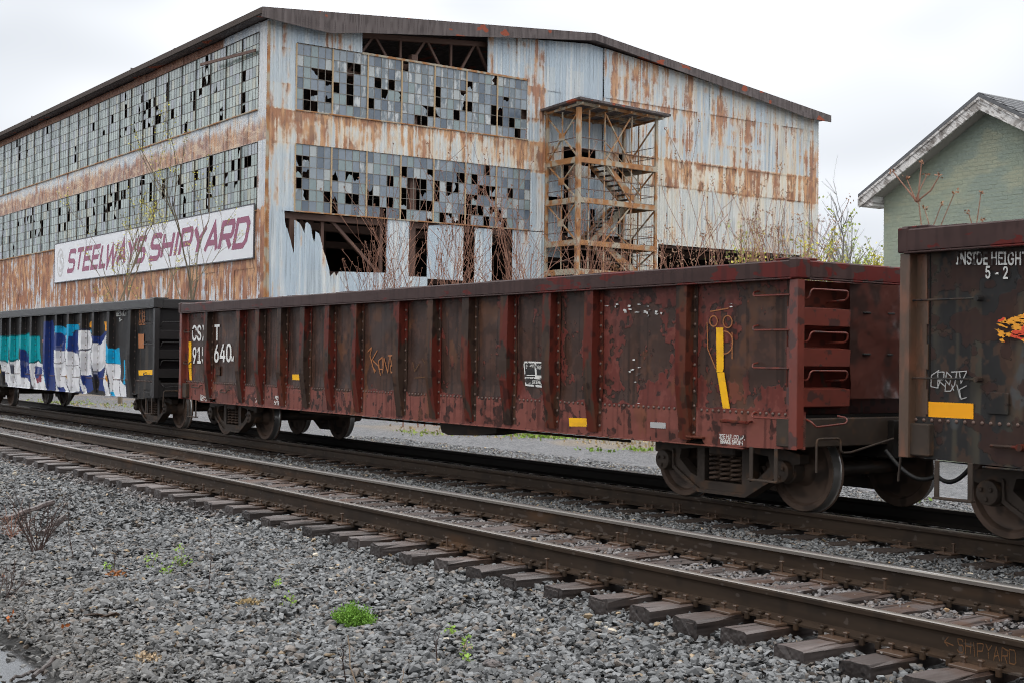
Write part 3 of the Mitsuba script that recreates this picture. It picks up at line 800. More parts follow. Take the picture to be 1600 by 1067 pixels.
def make_ballast():
    r = np.random.default_rng(21)
    V, F, Cc, n0 = [], [], [], 0

    def lay(x0, x1, y0, y1, dens, smin, smax, kinds, seed, lift=0.0, keep=None, tone=(.92, .92, .92)):
        nonlocal n0
        n = int((x1 - x0) * (y1 - y0) * dens)
        x, y = r.uniform(x0, x1, n), r.uniform(y0, y1, n)
        vis = (x > 0.13 * y - 0.9) & (x < 2.1 * y + 1.0)
        vis &= (np.abs(x - (NR - .0375)) > .085) & (np.abs(x - (NR + GAUGE + .0375)) > .085) & (np.abs(x - (FR - .0375)) > .085) & (np.abs(x - (FR + GAUGE + .0375)) > .085)
        vis &= (((x - 2.05) / 0.56) ** 2 + ((y - 9.3) / 1.4) ** 2 > 1) | (r.random(n) < 0.05)
        t = on_tie(x, y); inside = (x > NR - 0.1) & (x < NR + GAUGE + .1)
        vis &= (~t) | (inside & (r.random(n) < 0.07)) | (r.random(n) < 0.006)
        if keep is not None: vis &= keep(x, y)
        x, y, t = x[vis], y[vis], t[vis]
        size = (smin + (smax - smin) * r.random(len(x)) ** 1.4) * np.where(r.random(len(x)) < .06, 1.5, 1)
        size = np.where(t, size * .6, size)
        z = np.where(t, -RH - .018 + size * .3, gz(x, y) + lift + r.uniform(-.012, .014, len(x)))
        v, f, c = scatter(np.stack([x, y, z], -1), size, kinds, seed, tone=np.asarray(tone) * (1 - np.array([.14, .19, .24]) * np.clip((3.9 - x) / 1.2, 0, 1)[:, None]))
        V.append(v); F.append(f + n0); Cc.append(c); n0 += len(v)

    lay(-.6, 5.72, 3.0, 14, 1300, .014, .044, K_NEAR, 1)
    lay(0.6, 5.72, 14, 25, 600, .024, .046, K_FAR, 2); lay(2.0, 5.72, 25, 42, 300, .03, .05, K_FAR, 12)
    lay(5.72, 6.3, 3.5, 14, 900, .020, .038, K_NEAR, 3); lay(6.3, 8.0, 3.5, 14, 900, .018, .036, K_NEAR, 13, tone=(.98, .88, .85)); lay(8.0, 8.4, 3.5, 14, 900, .020, .038, K_NEAR, 23)
    lay(5.72, 8.4, 14, 34, 520, .022, .042, K_FAR, 4, tone=(.95, .87, .85))
    lay(8.3, 10.3, 5, 16, 800, .020, .038, K_FAR, 5)
    lay(8.3, 10.3, 16, 46, 420, .024, .044, K_FAR, 6)
    lay(10.3, 12.6, 7, 34, 170, .022, .04, K_FAR, 7, tone=(.30, .27, .25))  # stones under the train toned down, painted shade
    lay(12.5, 16.5, 8, 30, 330, .018, .04, K_FAR, 8, tone=(1.4, 1.4, 1.42))
    lay(0.3, 3.2, 5, 14, 420, .008, .018, K_FAR, 9, lift=.012)
    v, f, c = np.vstack(V), np.vstack(F), np.vstack(Cc)
    print('ballast triangles', len(f))
    # flat facets need their own vertices
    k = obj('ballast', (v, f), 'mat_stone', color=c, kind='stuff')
    labels[k].update(label='crushed grey ballast stones, wet, spread around and between the two tracks', category='gravel')


make_ballast()

# ------------------------------------------------------------------ the gondola cars
XR, XS, XC = 9.565, 9.675, 11.095      # rib faces, side sheets, centre of the rear track
scene['mat_left_chord'] = pr((0.026, 0.0245, 0.0255), 0.32, 0.25)
scene['mat_end_red'] = pr(proc(lambda p, n, uv: mix(mix((0.185, 0.038, 0.026), (0.10, 0.028, 0.021), fbm(p.x * 4, p.y * 4, p.z * 3, 3)), (0.04, 0.026, 0.024), smoothstep(0.58, 0.66, fbm(p.x * 9 + 3, p.y * 9, p.z * 7, 4)) * 0.8)), 0.36, 0.5)
scene['mat_end_plate'] = pr(proc(lambda p, n, uv: mix((0.075, 0.028, 0.023), (0.035, 0.020, 0.018), smoothstep(0.45, 0.6, fbm(p.x * 3, p.z * 3, 2.0, 4)))), 0.26, 0.4,
                            bump=(lambda p, n, uv: fbm(p.x * 5, p.z * 5, 1.0, 3), 0.02, 0.005))
scene['mat_brown_post'] = pr(proc(lambda p, n, uv: mix((0.075, 0.045, 0.03), (0.14, 0.06, 0.035), smoothstep(0.45, 0.65, fbm(p.x * 3, p.y * 9, p.z * 2, 4)))), 0.4, 0.5)
scene['mat_rivet'] = pr((0.105, 0.066, 0.054), 0.28, 0.4)  # paler than the ribs, wet glint of the heads put into the colour
DOME = trimesh.creation.icosphere(1)
_dm = DOME.vertices[:, 2] > -0.2
DOME = (DOME.vertices * [1, 1, 0.75], DOME.faces[_dm[DOME.faces].all(1)])


def rivet(mb, x, y, z, r=0.015, axis='x'):
    v = DOME[0] * r
    if axis == 'x':
        mb.add(np.stack([x - v[:, 2], y + v[:, 0], z + v[:, 1]], -1), DOME[1][:, ::-1])
    else:
        mb.add(np.stack([x + v[:, 0], y - v[:, 2], z + v[:, 1]], -1), DOME[1])


def panel(y0, y1, z0, z1, X, seed, amp=0.012, ny=None, nz=14):
    """a dented steel sheet"""
    ny = ny or max(6, int((y1 - y0) / 0.08))
    Y, Z = np.meshgrid(np.linspace(y0, y1, ny + 1), np.linspace(z0, z1, nz + 1), indexing='ij')
    a, b = (Y - y0) / (y1 - y0), (Z - z0) / (z1 - z0)
    edge = np.clip(np.minimum.reduce([a, 1 - a, b, 1 - b]) * 6, 0, 1)
    d = (meshkit.fbm(np.stack([Y * 2.3, Z * 2.1, 0 * Y + seed], -1), 3, seed) - 0.5) * 2 * amp
    v = np.stack([X + (d + amp * 0.8) * edge, Y, Z], -1).reshape(-1, 3)
    i, j = np.meshgrid(np.arange(ny), np.arange(nz), indexing='ij'); n = nz + 1
    return v, np.stack([i * n + j, i * n + j + 1, (i + 1) * n + j + 1, (i + 1) * n + j], -1).reshape(-1, 4)


def grab(parent, pts, mat, r=0.010, name='grab_iron'):
    P = np.array(pts, float); Q = [P[0]]
    for a, b, c in zip(P[:-2], P[1:-1], P[2:]):                       # round the corners
        la, lc = np.linalg.norm(a - b), np.linalg.norm(c - b); k = min(0.035, la * .45, lc * .45)
        Q += [b + (a - b) / la * k, b + ((a - b) / la + (c - b) / lc) * k * .3, b + (c - b) / lc * k]
    Q.append(P[-1])
    return obj(name, MB().tube(Q, r, 7), mat, parent, smooth=50)


def side_grab(parent, y0, y1, z, mat, x=XS, drop=0.05, out=0.07):
    return grab(parent, [(x, y0, z + drop), (x - out, y0, z + drop * .7), (x - out, y0, z), (x - out, y1, z), (x - out, y1, z + drop * .7), (x, y1, z + drop)], mat)


WZ = ZF + 0.42      # axle height
_WP = [(.035, 10.20), (.11, 10.20), (.125, 10.235), (.16, 10.315), (.26, 10.345), (.335, 10.325), (.352, 10.288), (.362, 10.276), (.412, 10.276), (.4175, 10.283)]
_WT = [(.4175, 10.283), (.420, 10.30), (.4215, 10.355), (.425, 10.372), (.437, 10.384)]
_WB = [(.437, 10.384), (.447, 10.393), (.447, 10.405), (.438, 10.414), (.36, 10.415), (.335, 10.38), (.25, 10.385), (.14, 10.41), (.11, 10.43), (.07, 10.44)]
SIDE = Polygon([(-1.10, .55), (-.80, .60), (-.45, .645), (.45, .645), (.80, .60), (1.10, .55), (1.10, .455), (1.02, .44), (1.02, .345), (.955, .345), (.945, .47), (.80, .465), (.79, .30), (.70, .24), (.36, .055), (-.36, .055),
                (-.70, .24), (-.79, .30), (-.80, .465), (-.945, .47), (-.955, .345), (-1.02, .345), (-1.02, .44), (-1.10, .455)],
               [[(-.285, .185), (.285, .185), (.285, .54), (-.285, .54)], [(.40, .53), (.40, .22), (.50, .25), (.69, .40), (.66, .505)], [(-.40, .53), (-.40, .22), (-.50, .25), (-.69, .40), (-.66, .505)]]).buffer(-.012).buffer(.012)


def truck(car, yc, both=True):
    k = numbered(f'{car}__truck')
    mir = lambda x, s: XC + s * (XC - x) * -1 if s > 0 else x
    for s in (-1, 1):
        X = lambda x: x if s < 0 else 2 * XC - x
        m = MB(); a, b = sorted((X(10.035), X(10.165)))
        m.prism(SIDE, b - a, lambda u, v, w: np.stack([b - w, yc + u, v], -1))
        # cast flanges along the frame's edges
        a2, b2 = sorted((X(10.0), X(10.035)))
        ex = Polygon(SIDE.exterior); fl = ex.difference(ex.buffer(-.04))
        fl = fl.intersection(sbox(-.78, .05, .78, .7))
        m.prism(fl, .03, lambda u, v, w: np.stack([(X(10.035) + (-1 if s < 0 else 1) * w), yc + u, v], -1))
        obj('side_frame', m, 'mat_steel', k)
        sp = MB()
        for dy in (-.165, 0, .165):
            t = np.linspace(0, 2 * np.pi * 5.4, 5 * 12)
            sp.tube(np.stack([X(10.10) + .068 * np.cos(t), yc + dy + .068 * np.sin(t), .20 + .27 * t / t[-1]], -1), .0165, 6)
        obj('spring_nest', sp, 'mat_wheel', k, smooth=60)
        for dy in (-.9, .9):
            w = MB().lathe([(r, X(h) - X(0) if s > 0 else h) if s < 0 else (r, -(h - XC) + XC) for r, h in _WP], (0, yc + dy, WZ), 'x', 48)
            w.lathe([(r, h if s < 0 else 2 * XC - h) for r, h in _WB], (0, yc + dy, WZ), 'x', 48)
            wk = obj('wheel', w, 'mat_wheel', k, smooth=35)
            tr = MB().lathe([(r, h if s < 0 else 2 * XC - h) for r, h in _WT], (0, yc + dy, WZ), 'x', 48)
            obj('wheel_tread', tr, 'mat_tread', k, smooth=35)
            c = MB().lathe([(0.001, X(9.955)), (.085, X(9.955)), (.108, X(9.965)), (.112, X(9.985)), (.112, X(10.05)), (.125, X(10.06)), (.125, X(10.19))], (0, yc + dy, WZ), 'x', 24)
            for q in range(3):
                an = q * 2 * np.pi / 3 + .5
                ce = (yc + dy + .055 * math.cos(an), WZ + .055 * math.sin(an))
                x0 = X(9.955); c.box(*sorted((x0, x0 - .022 * (1 if s < 0 else -1))), ce[0] - .018, ce[0] + .018, ce[1] - .018, ce[1] + .018, .006)
            obj('bearing_cap', c, 'mat_steel', k, smooth=40)
    bo = MB().box(10.0, 2 * XC - 10.0, yc - .2, yc + .2, .47, .60, .02)
    bo.box(10.3, 2 * XC - 10.3, yc - .22, yc + .22, .36, .62, .03)
    for x in (10.19, 2 * XC - 10.30):
        bo.box(x, x + .11, yc - .30, yc + .30, .17, .60, .02)
    obj('bolster', bo, 'mat_steel', k)
    for dy in (-.9, .9):
        obj('axle', MB().tube([(10.05, yc + dy, WZ), (2 * XC - 10.05, yc + dy, WZ)], .075, 12), 'mat_steel', k, smooth=40)
        br = MB().box(10.30, 2 * XC - 10.30, yc + dy * .44 - .05, yc + dy * .44 + .05, WZ - .06, WZ + .06, .02)
        obj('brake_beam', br, 'mat_steel', k)


def gondola(key_label, y0, L, ribs, M, top, chord, bottom, tcs, end_near=True):
    car = thing('gondola_car', key_label, 'train car')
    y1 = y0 + L; zc = top - chord; zs = bottom + .37
    # top chords: box sections with a drip lip
    for s in (0, 1):
        X = (lambda x: x) if s == 0 else (lambda x: 2 * XC - x)
        m = MB().box(*sorted((X(9.545), X(9.715))), y0 + .03, y1 - .03, zc, top, .014)
        m.box(*sorted((X(9.532), X(9.60))), y0 + .06, y1 - .06, zc - .012, zc + .003, .004)
        if s == 0:                                                     # weld beads and dings along the top
            for q in range(26):
                yy = rng.uniform(y0 + .2, y1 - .2); m.box(9.56, 9.70, yy, yy + rng.uniform(.1, .5), top - .001, top + rng.uniform(.004, .009), .003)
        obj('top_chord', m, M['chord'], car)
        for ye, d in ((y0, 1), (y1, -1)):
            c = MB().box(*sorted((X(9.538), X(9.73))), *sorted((ye - .012 * d, ye + .10 * d)), zc - .004, top + .014, .012)
            c.box(*sorted((X(9.56), X(9.86))), *sorted((ye + .02 * d, ye + .30 * d)), top + .002, top + .024, .008)
            obj('corner_cap', c, M['chord'], car)
    # near side: ribs, sheets, sill
    R = sorted(ribs)
    edges = [y0 + .10] + R + [y1 - .10]
    rv = MB()
    for a, b in zip(edges[:-1], edges[1:]):
        if b - a > .05:
            obj('side_sheet', panel(a, b, zs - .04, zc + .004, XS, int(a * 31) % 97, .014), M['sheet'], car, smooth=True)
    for y in R:
        h = .082
        prof = [(XS + .002, zc), (XR, zc), (XR - .003, 1.95), (XR - .012, 1.45), (XR - .006, bottom + .60), (XR + .02, bottom + .40), (XS - .035, bottom + .04), (XS + .002, bottom + .04)]
        m = MB().prism(prof, 2 * h, lambda u, v, w: np.stack([u, y - h + w, v], -1))
        for s in (-1, 1):
            a, b = sorted((y + s * h, y + s * (h + .062)))
            m.box(XS - .013, XS + .002, a, b, bottom + .05, zc - .002, .003)
            for z in np.arange(bottom + .12, zc - .03, .142):
                rivet(rv, XS - .013, y + s * (h + .03), z + rng.normal(0, .004), .019)
        obj('rib', m, M['rib'], car)
    for y in np.arange(y0 + .15, y1 - .1, .085):
        if min(abs(y - r) for r in R) > .15:
            rivet(rv, XS - .013, y, zs - .01, .018)
    for z in np.arange(bottom + .2, zc - .05, .15):
        rivet(rv, XS - .009, y0 + .16, z, .018)
    obj('rivets', rv, 'mat_rivet', car, smooth=True, kind='stuff')
    sill = [(y0 + .02, bottom + .03)]
    for t in sorted(tcs):
        sill += [(t - .30, bottom), (t - .12, bottom), (t - .06, bottom + .065), (t + .12, bottom + .075), (t + .18, bottom + .005)] if abs(t - tcs[0]) < .01 or True else []
    sill += [(y1 - .02, bottom + .03), (y1 - .02, zs + .02), (y0 + .02, zs + .02)]
    m = MB().prism(sill, .05, lambda u, v, w: np.stack([XS - .012 + w, u, v], -1))
    m.box(XS - .03, XS + .10, y0 + .8, y1 - .8, bottom - .012, bottom + .003, .004)
    obj('side_sill', m, M['sill'], car)
    for t in tcs:                                                      # jacking pad over each bolster
        obj('jacking_pad', MB().box(XS - .055, XS + .1, t - .12, t + .14, bottom + .062, bottom + .085, .006), M['rib'], car)
    # far side, floor, underframe
    obj('far_side', MB().box(2 * XC - XS, 2 * XC - XS + .02, y0 + .1, y1 - .1, bottom, zc, .002), M['rib'], car)
    fr = MB()
    for y in R:
        fr.box(2 * XC - XS + .02, 2 * XC - XR, y - .08, y + .08, bottom, zc, .01)
    obj('far_ribs', fr, M['rib'], car, kind='stuff')
    obj('floor', MB().box(XS + .03, 2 * XC - XS, y0 + .1, y1 - .1, bottom + .30, bottom + .36, .005), 'mat_under_shade', car)
    u = MB().box(XC - .19, XC + .19, y0 - .05, y1 + .05, bottom - .09, bottom + .30, .01)
    for y in R:
        u.box(XS + .06, 2 * XC - XS - .06, y - .05, y + .05, bottom + .02, bottom + .30, .006)
    obj('centre_sill', u, 'mat_under_shade', car)
    # ends
    for ye, d in ((y0, 1), (y1, -1)):
        for s in (0, 1):
            X = (lambda x: x) if s == 0 else (lambda x: 2 * XC - x)
            m = MB().box(*sorted((X(XR), X(XR + .018))), *sorted((ye, ye + .105 * d)), bottom + .03, zc - .01, .004)
            m.box(*sorted((X(XR + .002), X(XR + .10))), *sorted((ye - .001 * d, ye + .016 * d)), bottom + .04, zc - .012, .004)
            m.box(*sorted((X(XR + .016), X(XS + .03))), *sorted((ye + .090 * d, ye + .104 * d)), bottom + .03, zc - .01, .003)
            m.box(*sorted((X(XS - .008), X(XS + .02))), *sorted((ye + .085 * d, ye + .21 * d)), bottom + .05, zc - .01, .003)
            obj('corner_post', m, M['post'] if M['post'] != 'mat_brown_post' else 'mat_brown_post', car)
        obj('end_chord', MB().box(9.72, 2 * XC - 9.72, *sorted((ye - .004 * d, ye + .16 * d)), zc + .001, top - .002, .014).box(9.72, 2 * XC - 9.72, *sorted((ye - .014 * d, ye + .05 * d)), zc - .012, zc + .004, .004), M['chord'], car)
        ys = ye + .23 * d
        obj('end_sheet', MB().box(XS, 2 * XC - XS, *sorted((ys, ys + .015 * d)), bottom + .2, zc, .003), 'mat_under_shade' if M['post'] == 'mat_brown_post' else M['end'], car)
        zz = [bottom + .53, bottom + .92, bottom + 1.31]
        for z in zz:
            for x0, x1 in ((XR + .10, 10.34), (2 * XC - 10.34, 2 * XC - XR - .10)):
                pr_ = [(ys, z - .12), (ye + .03 * d, z - .085), (ye + .02 * d, z + .08), (ys, z + .10)]
                obj('end_rib', MB().prism(pr_, x1 - x0, lambda u, v, w: np.stack([x0 + w, u, v], -1)), M['post'], car)
        X_, Z_ = np.meshgrid(np.linspace(10.36, 2 * XC - 10.36, 25), np.linspace(bottom + .52, zc - .02, 25), indexing='ij')
        bul = -.10 * np.clip(1 - ((X_ - XC) / .74) ** 2, 0, 1) ** .5 + .07 * (meshkit.fbm(np.stack([X_ * 3.2, Z_ * 3.2, 0 * X_], -1), 3, 8) - .5)
        v = np.stack([X_, ye + (.06 + bul) * d, Z_], -1).reshape(-1, 3); n = 25
        i, j = np.meshgrid(np.arange(24), np.arange(24), indexing='ij')
        obj('end_plate', (v, np.stack([i * n + j, (i + 1) * n + j, (i + 1) * n + j + 1, i * n + j + 1], -1).reshape(-1, 4)), M['plate'], car, smooth=True)
        sl = MB()
        for zz_ in (bottom + 1.36, bottom + .95):
            for xx in (10.50, 10.82, 11.3, 11.62):
                sl.box(xx, xx + .10, *sorted((ye + (.045 - .10 * math.sqrt(max(0, 1 - ((xx - XC) / .74) ** 2)) ) * d, ye + .07 * d)), zz_, zz_ + .016, .003)
        obj('plate_slots', sl, 'mat_stencil', car, kind='stuff')
        obj('end_sill', MB().box(XR + .03, 2 * XC - XR - .03, *sorted((ye + .02 * d, ye + .30 * d)), bottom + .05, bottom + .33, .01), M['endlow'], car)
        for z in (bottom + .25, bottom + .76, bottom + 1.13, bottom + 1.54):
            if z < bottom + .3:
                grab(car, [(XR + .16, ye + .03 * d, z + .07), (XR + .16, ye - .05 * d, z + .05), (XR + .20, ye - .06 * d, z), (XR + .63, ye - .06 * d, z + .03), (XR + .66, ye - .05 * d, z + .08), (XR + .60, ye + .03 * d, z + .1)], M['iron'])
            else:
                grab(car, [(XR + .13, ys, z - .07), (XR + .13, ye - .03 * d, z - .06), (XR + .13, ye - .05 * d, z + .03), (XR + .66, ye - .05 * d, z + .03), (XR + .66, ye - .03 * d, z - .06), (XR + .66, ys, z - .07)], M['iron'])
        # coupler, cut lever, air hose
        c = MB().box(XC - .085, XC + .085, *sorted((ye + .1 * d, ye - .38 * d)), .69, .86, .02)
        c.box(XC - .17, XC + .17, *sorted((ye - .30 * d, ye - .58 * d)), .62, .90, .05)
        c.box(XC - .16 * d, XC - .02 * d, *sorted((ye - .50 * d, ye - .70 * d)), .63, .89, .05)
        obj('coupler', c, 'mat_steel', car)
        grab(car, [(XC - .25, ye - .10 * d, .72), (XC - .9, ye - .12 * d, .60), (XC - 1.05, ye - .13 * d, .60), (XC - 1.05, ye - .12 * d, .74), (XC - 1.36, ye - .10 * d, .74), (XC - 1.38, ye - .12 * d, .42)], 'mat_steel', .012, 'cut_lever')
        hz = np.linspace(0, 1, 12)
        obj('air_hose', MB().tube(np.stack([XC - .32 + .1 * hz, ye - d * (.06 + .55 * hz), .60 - .26 * np.sin(hz * 2.2)], -1), .022, 8), 'mat_stencil', car, smooth=50)
        # sill step under the side
        sy = ye + .32 * d
        g = MB()
        for q in (0, .34):
            g.box(XS - .03, XS - .016, *sorted((sy + q * d, sy + (q + .05) * d)), bottom - .30, bottom + .02, .003)
        g.box(XS - .055, XS + .015, *sorted((sy, sy + .39 * d)), bottom - .315, bottom - .295, .004)
        obj('sill_step', g, 'mat_steel', car)
    for t in tcs:
        truck(car, t)
    return car


def rib_ys(pxs, ytop, w=0.082):
    return [float(at_x(p, ytop, XR)[1]) - w for p in pxs]


RED = dict(chord='mat_chord', sheet='mat_car_red', rib='mat_rib', sill='mat_car_red', post='mat_end_red', end='mat_rib', plate='mat_end_plate', endlow='mat_steel', iron='mat_end_red')
BLK = dict(chord='mat_chord', sheet='mat_black', rib='mat_black', sill='mat_black', post='mat_brown_post', end='mat_black', plate='mat_black', endlow='mat_steel', iron='mat_steel')
LFT = dict(chord='mat_left_chord', sheet='mat_left_car', rib='mat_left_car', sill='mat_left_car', post='mat_left_chord', end='mat_left_chord', plate='mat_left_chord', endlow='mat_left_chord', iron='mat_left_chord')

RIBS = rib_ys([319, 369, 399, 433, 469, 507, 549, 615, 666.7, 722, 782, 848, 913, 1056.5], 470)
main = gondola('rusty maroon gondola car with yellow reflector strips, in the middle of the train', 9.03, 16.12, RIBS, RED, 2.45, .175, .60, (10.52, 23.63))
right = gondola('black rust-streaked gondola car at the right edge, with a wide yellow reflector', -8.25, 16.07, [6.02 - .98 * k for k in range(14)], BLK, 2.645, .205, .62, (6.30, -6.75))
LR = rib_ys([200, 167, 143.5, 124.5, 104.5, 86, 68.5, 47, 31, 15, 1], 490) + [40.0, 41.2]
left = gondola('black gondola car at the left, covered with teal, white and navy graffiti', 26.52, 16.1, LR, LFT, 2.60, .185, .56, (27.87, 41.2))

# ---- markings and fittings of the middle car
XD = XS - .004


def strip(pts, X, parent, mat='mat_yellow', name='reflector', t=.0025):
    return decal(name, [px_poly(pts, X)], X, mat, parent, t)


XD2 = XS - .002
strip([(1119, 512), (1130, 512), (1131, 575), (1129, 581), (1120, 581)], XD2, main)
strip([(1120.5, 582), (1131.5, 581), (1142, 647), (1131.5, 648)], XD2, main)
strip([(456.5, 584.5), (474, 584.5), (474.5, 593.5), (457, 593)], XD2, main)
strip([(889, 652), (928, 653), (928, 666), (889.5, 665.5)], XS - .0135, main)
strip([(294, 534), (299, 534), (299, 575), (295, 575)], XD2, main); strip([(295, 576), (299, 575.5), (300.5, 599), (297, 599)], XD2, main)
strip([(1016.5, 658.5), (1040.5, 660), (1040.5, 669), (1016.5, 667.5)], XS - .0135, main, 'mat_grey_plate', 'number_plate', .006)
# consolidated stencil: black panels with a white frame
strip([(818, 564), (852, 565), (855, 606), (821, 602)], XD2, main, 'mat_worn_white', 'stencil_frame', .002)
for q in ([(820, 567), (835, 567), (836, 585), (821, 585)], [(838, 567), (851, 567.5), (852, 586), (839, 586)], [(821.5, 590), (852.5, 593), (853.5, 602), (822.5, 599.5)], [(821, 586.5), (836, 586.5), (836, 588.5), (821, 588.5)]):
    strip(q, XD2 - .002, main, 'mat_stencil', 'stencil_panel', .002)


def text_px(parent, text, a, b, h, mat='mat_white', X=XD, name='lettering', bold=True):
    """lettering whose base runs from picture point a to b on the side sheet"""
    A, B = at_x(*a, X), at_x(*b, X)
    return text_on(name, text, A[1], B[1], A[2], h, X, mat, parent, bold=bold, lean=B[2] - A[2], depth=.003)


for t, a, b, h in (('DO NOT', (822, 575), (834, 575), .045), ('HUMP', (840, 576), (850, 576), .045), ('NO STENCIL', (823, 598), (852, 600), .04)):
    text_px(main, t, a, b, h, 'mat_worn_white', XD2 - .004)
text_px(main, 'CS', (300, 532), (314.5, 532), .28); text_px(main, 'X', (316, 532), (323, 532), .28); text_px(main, 'T', (335, 531.5), (343, 531.5), .28)
text_px(main, '915', (301, 567), (321.5, 567), .30); text_px(main, '640', (334.5, 565), (361.5, 564), .31); text_px(main, 'M W', (361.5, 564), (372, 564), .09)
text_px(main, '25E H.F. COMP.', (1124, 684), (1164, 687), .045, 'mat_worn_white', XS - .0125); text_px(main, 'BRAKE SHOES', (1126, 692), (1161, 695), .045, 'mat_worn_white', XS - .0125)
text_px(main, 'LT WT', (402, 620), (411, 621), .06, 'mat_worn_white', XS - .0125); text_px(main, '757', (399, 628), (411, 629), .07, 'mat_worn_white', XS - .0125)
text_px(main, 'NEW', (428, 623), (440, 624), .06, 'mat_worn_white', XS - .0125); text_px(main, '68 92', (428, 631.5), (446, 633.5), .07, 'mat_worn_white', XS - .0125)
text_px(main, 'U.S.M', (313, 620), (323, 621), .05, 'mat_worn_white', XS - .0125); text_px(main, 'RC-2', (313, 625), (323, 626), .05, 'mat_worn_white', XS - .0125)
# worn white patches of old lettering
r_ = np.random.default_rng(5)
pts = []
for cx, cy, w, h, n in ((985, 482, 38, 7, 15), (1022, 490, 14, 6, 8), (985, 575, 22, 16, 5), (1000, 590, 16, 10, 3), (1072, 628, 3, 8, 3), (1012, 632, 20, 5, 4), (1135, 478, 8, 4, 3)):
    for _ in range(n):
        x, y = cx + r_.uniform(-w, w), cy + r_.uniform(-h, h); a, b = r_.uniform(1, 5), r_.uniform(.6, 2.4)
        pts.append(px_poly([(x + a * math.cos(t) * r_.uniform(.5, 1), y + b * math.sin(t) * r_.uniform(.5, 1)) for t in np.linspace(0, 6.28, 8)[:-1]], XD2).buffer(0))
decal('old_paint', pts, XD2, 'mat_worn_white', main, .002)
K = lambda pts: [(260 + a / 3.81, 440 + b / 3.81) for a, b in pts]
decal('graffiti', px_strokes([K(l) for l in ([(1200, 415), (1222, 392), (1212, 440), (1230, 505), (1240, 540)], [(1222, 470), (1255, 410)], [(1232, 470), (1262, 500), (1275, 555)], [(1262, 470), (1285, 450), (1290, 520), (1268, 520), (1262, 470)],
                                              [(1288, 540), (1296, 455), (1318, 540), (1330, 440)], [(1320, 440), (1350, 438)], [(1334, 440), (1340, 490)], [(1352, 495), (1334, 500), (1338, 540), (1358, 530)], [(1350, 545), (1375, 580)], [(1372, 540), (1352, 600)], [(1225, 500), (1245, 530)])], XD2, .018), XD2, 'mat_orange', main, .002)
decal('graffiti', px_strokes([[(645, 565), (648, 580), (655, 568)], [(660, 560), (668, 575), (674, 562)], [(648, 590), (672, 588)]], XD2, .010), XD2, 'mat_chalk', main, .002)
O = lambda a, b, r, q=1.35: [(a + r * math.cos(t), b + q * r * math.sin(t)) for t in np.linspace(0, 6.28, 18)]
decal('graffiti', px_strokes([O(1115, 502, 6), O(1137, 503, 7), O(1132, 535, 13), [(1105, 505), (1106, 545), (1118, 575)], [(1144, 520), (1144, 560)], [(1110, 487), (1138, 482)]], XD2, .012), XD2, 'mat_orange', main, .0015)
# grab irons of the side ladder, at each end
for z in (2.12, 1.78, 1.41, .92):
    side_grab(main, 9.16, 9.66, z, 'mat_end_red')
for z in (1.9, 1.30):
    side_grab(main, 24.70, 25.02, z, 'mat_steel')
side_grab(main, 9.72, 10.1, .855, 'mat_rib', out=.06, drop=.02); obj('lever_handle', MB().tube([(XS - .06, 9.75, .86), (XS - .06, 10.12, .865)], .018, 7), 'mat_rib', main, smooth=40)
side_grab(main, 24.2, 24.6, .86, 'mat_steel'); side_grab(main, 22.9, 23.2, .80, 'mat_steel')
obj('card_pocket', MB().box(XS - .02, XS - .004, 23.35, 23.55, 1.10, 1.27, .004).box(XS - .026, XS - .018, 23.36, 23.54, 1.11, 1.13, .003), 'mat_rib', main)
_b = [at_x(a, b, 10.2)[1:] for a, b in [(684, 648), (690, 674), (700, 679), (742, 680), (775, 676), (778, 650)]]
obj('brake_reservoir', MB().prism(Polygon(_b), .5, lambda u, v, w: np.stack([10.2 + w, u, v], -1)), 'mat_steel', main)
obj('brake_rod', MB().tube([(10.4, 12.5, .50), (10.4, 21.5, .50)], .018, 6), 'mat_steel', main)

# ---- the right car's markings
scene['mat_amber'] = pr((0.80, 0.34, 0.006), 0.4, 0.3)
strip([(1451, 627), (1521, 630), (1521, 668), (1451, 664)], XD2, right, 'mat_amber')
text_px(right, 'INSIDE HEIGHT', (1494, 413.5), (1606, 414.5), .105, 'mat_worn_white'); text_px(right, '5 - 2', (1540, 435), (1575, 436), .10, 'mat_worn_white')
Q = lambda pts: [(1380 + a / 2.014, 330 + b / 2.014) for a, b in pts]
decal('graffiti', px_strokes([Q(l) for l in ([(175, 500), (152, 515), (150, 550), (172, 555), (180, 530)], [(172, 555), (172, 505), (192, 505), (190, 528), (172, 530), (195, 550)], [(200, 505), (215, 520), (208, 545), (196, 530), (200, 505)], [(215, 505), (262, 502)], [(232, 505), (225, 545)],
                                              [(240, 505), (245, 540), (262, 505)], [(197, 540), (195, 565), (210, 565)], [(215, 545), (222, 562)], [(225, 545), (212, 565)], [(232, 545), (242, 585)], [(262, 548), (240, 560), (245, 590), (262, 585)])], XD2, .0085), XD2, 'mat_grey_plate', right, .0015)
scene['mat_flame'] = pr(proc(lambda p, n, uv: mix((0.60, 0.055, 0.015), (0.72, 0.30, 0.015), smoothstep(0.50, 0.53, fbm(p.y * 7, p.z * 13, 1.0, 3)))), 0.45, 0.5)
r_ = np.random.default_rng(15); pts = []
for _ in range(60):
    t = r_.random() ** .7; x, y = 1557 + 60 * t, 512 + r_.normal(0, 10)
    a, b = r_.uniform(5, 15), r_.uniform(2.5, 6)
    pts.append(px_poly([(x + a * math.cos(q) * r_.uniform(.35, 1), y + .25 * a * math.cos(q) + b * math.sin(q) * r_.uniform(.3, 1)) for q in np.linspace(0, 6.28, 14)[:-1]], XD2).buffer(0))
hole = []
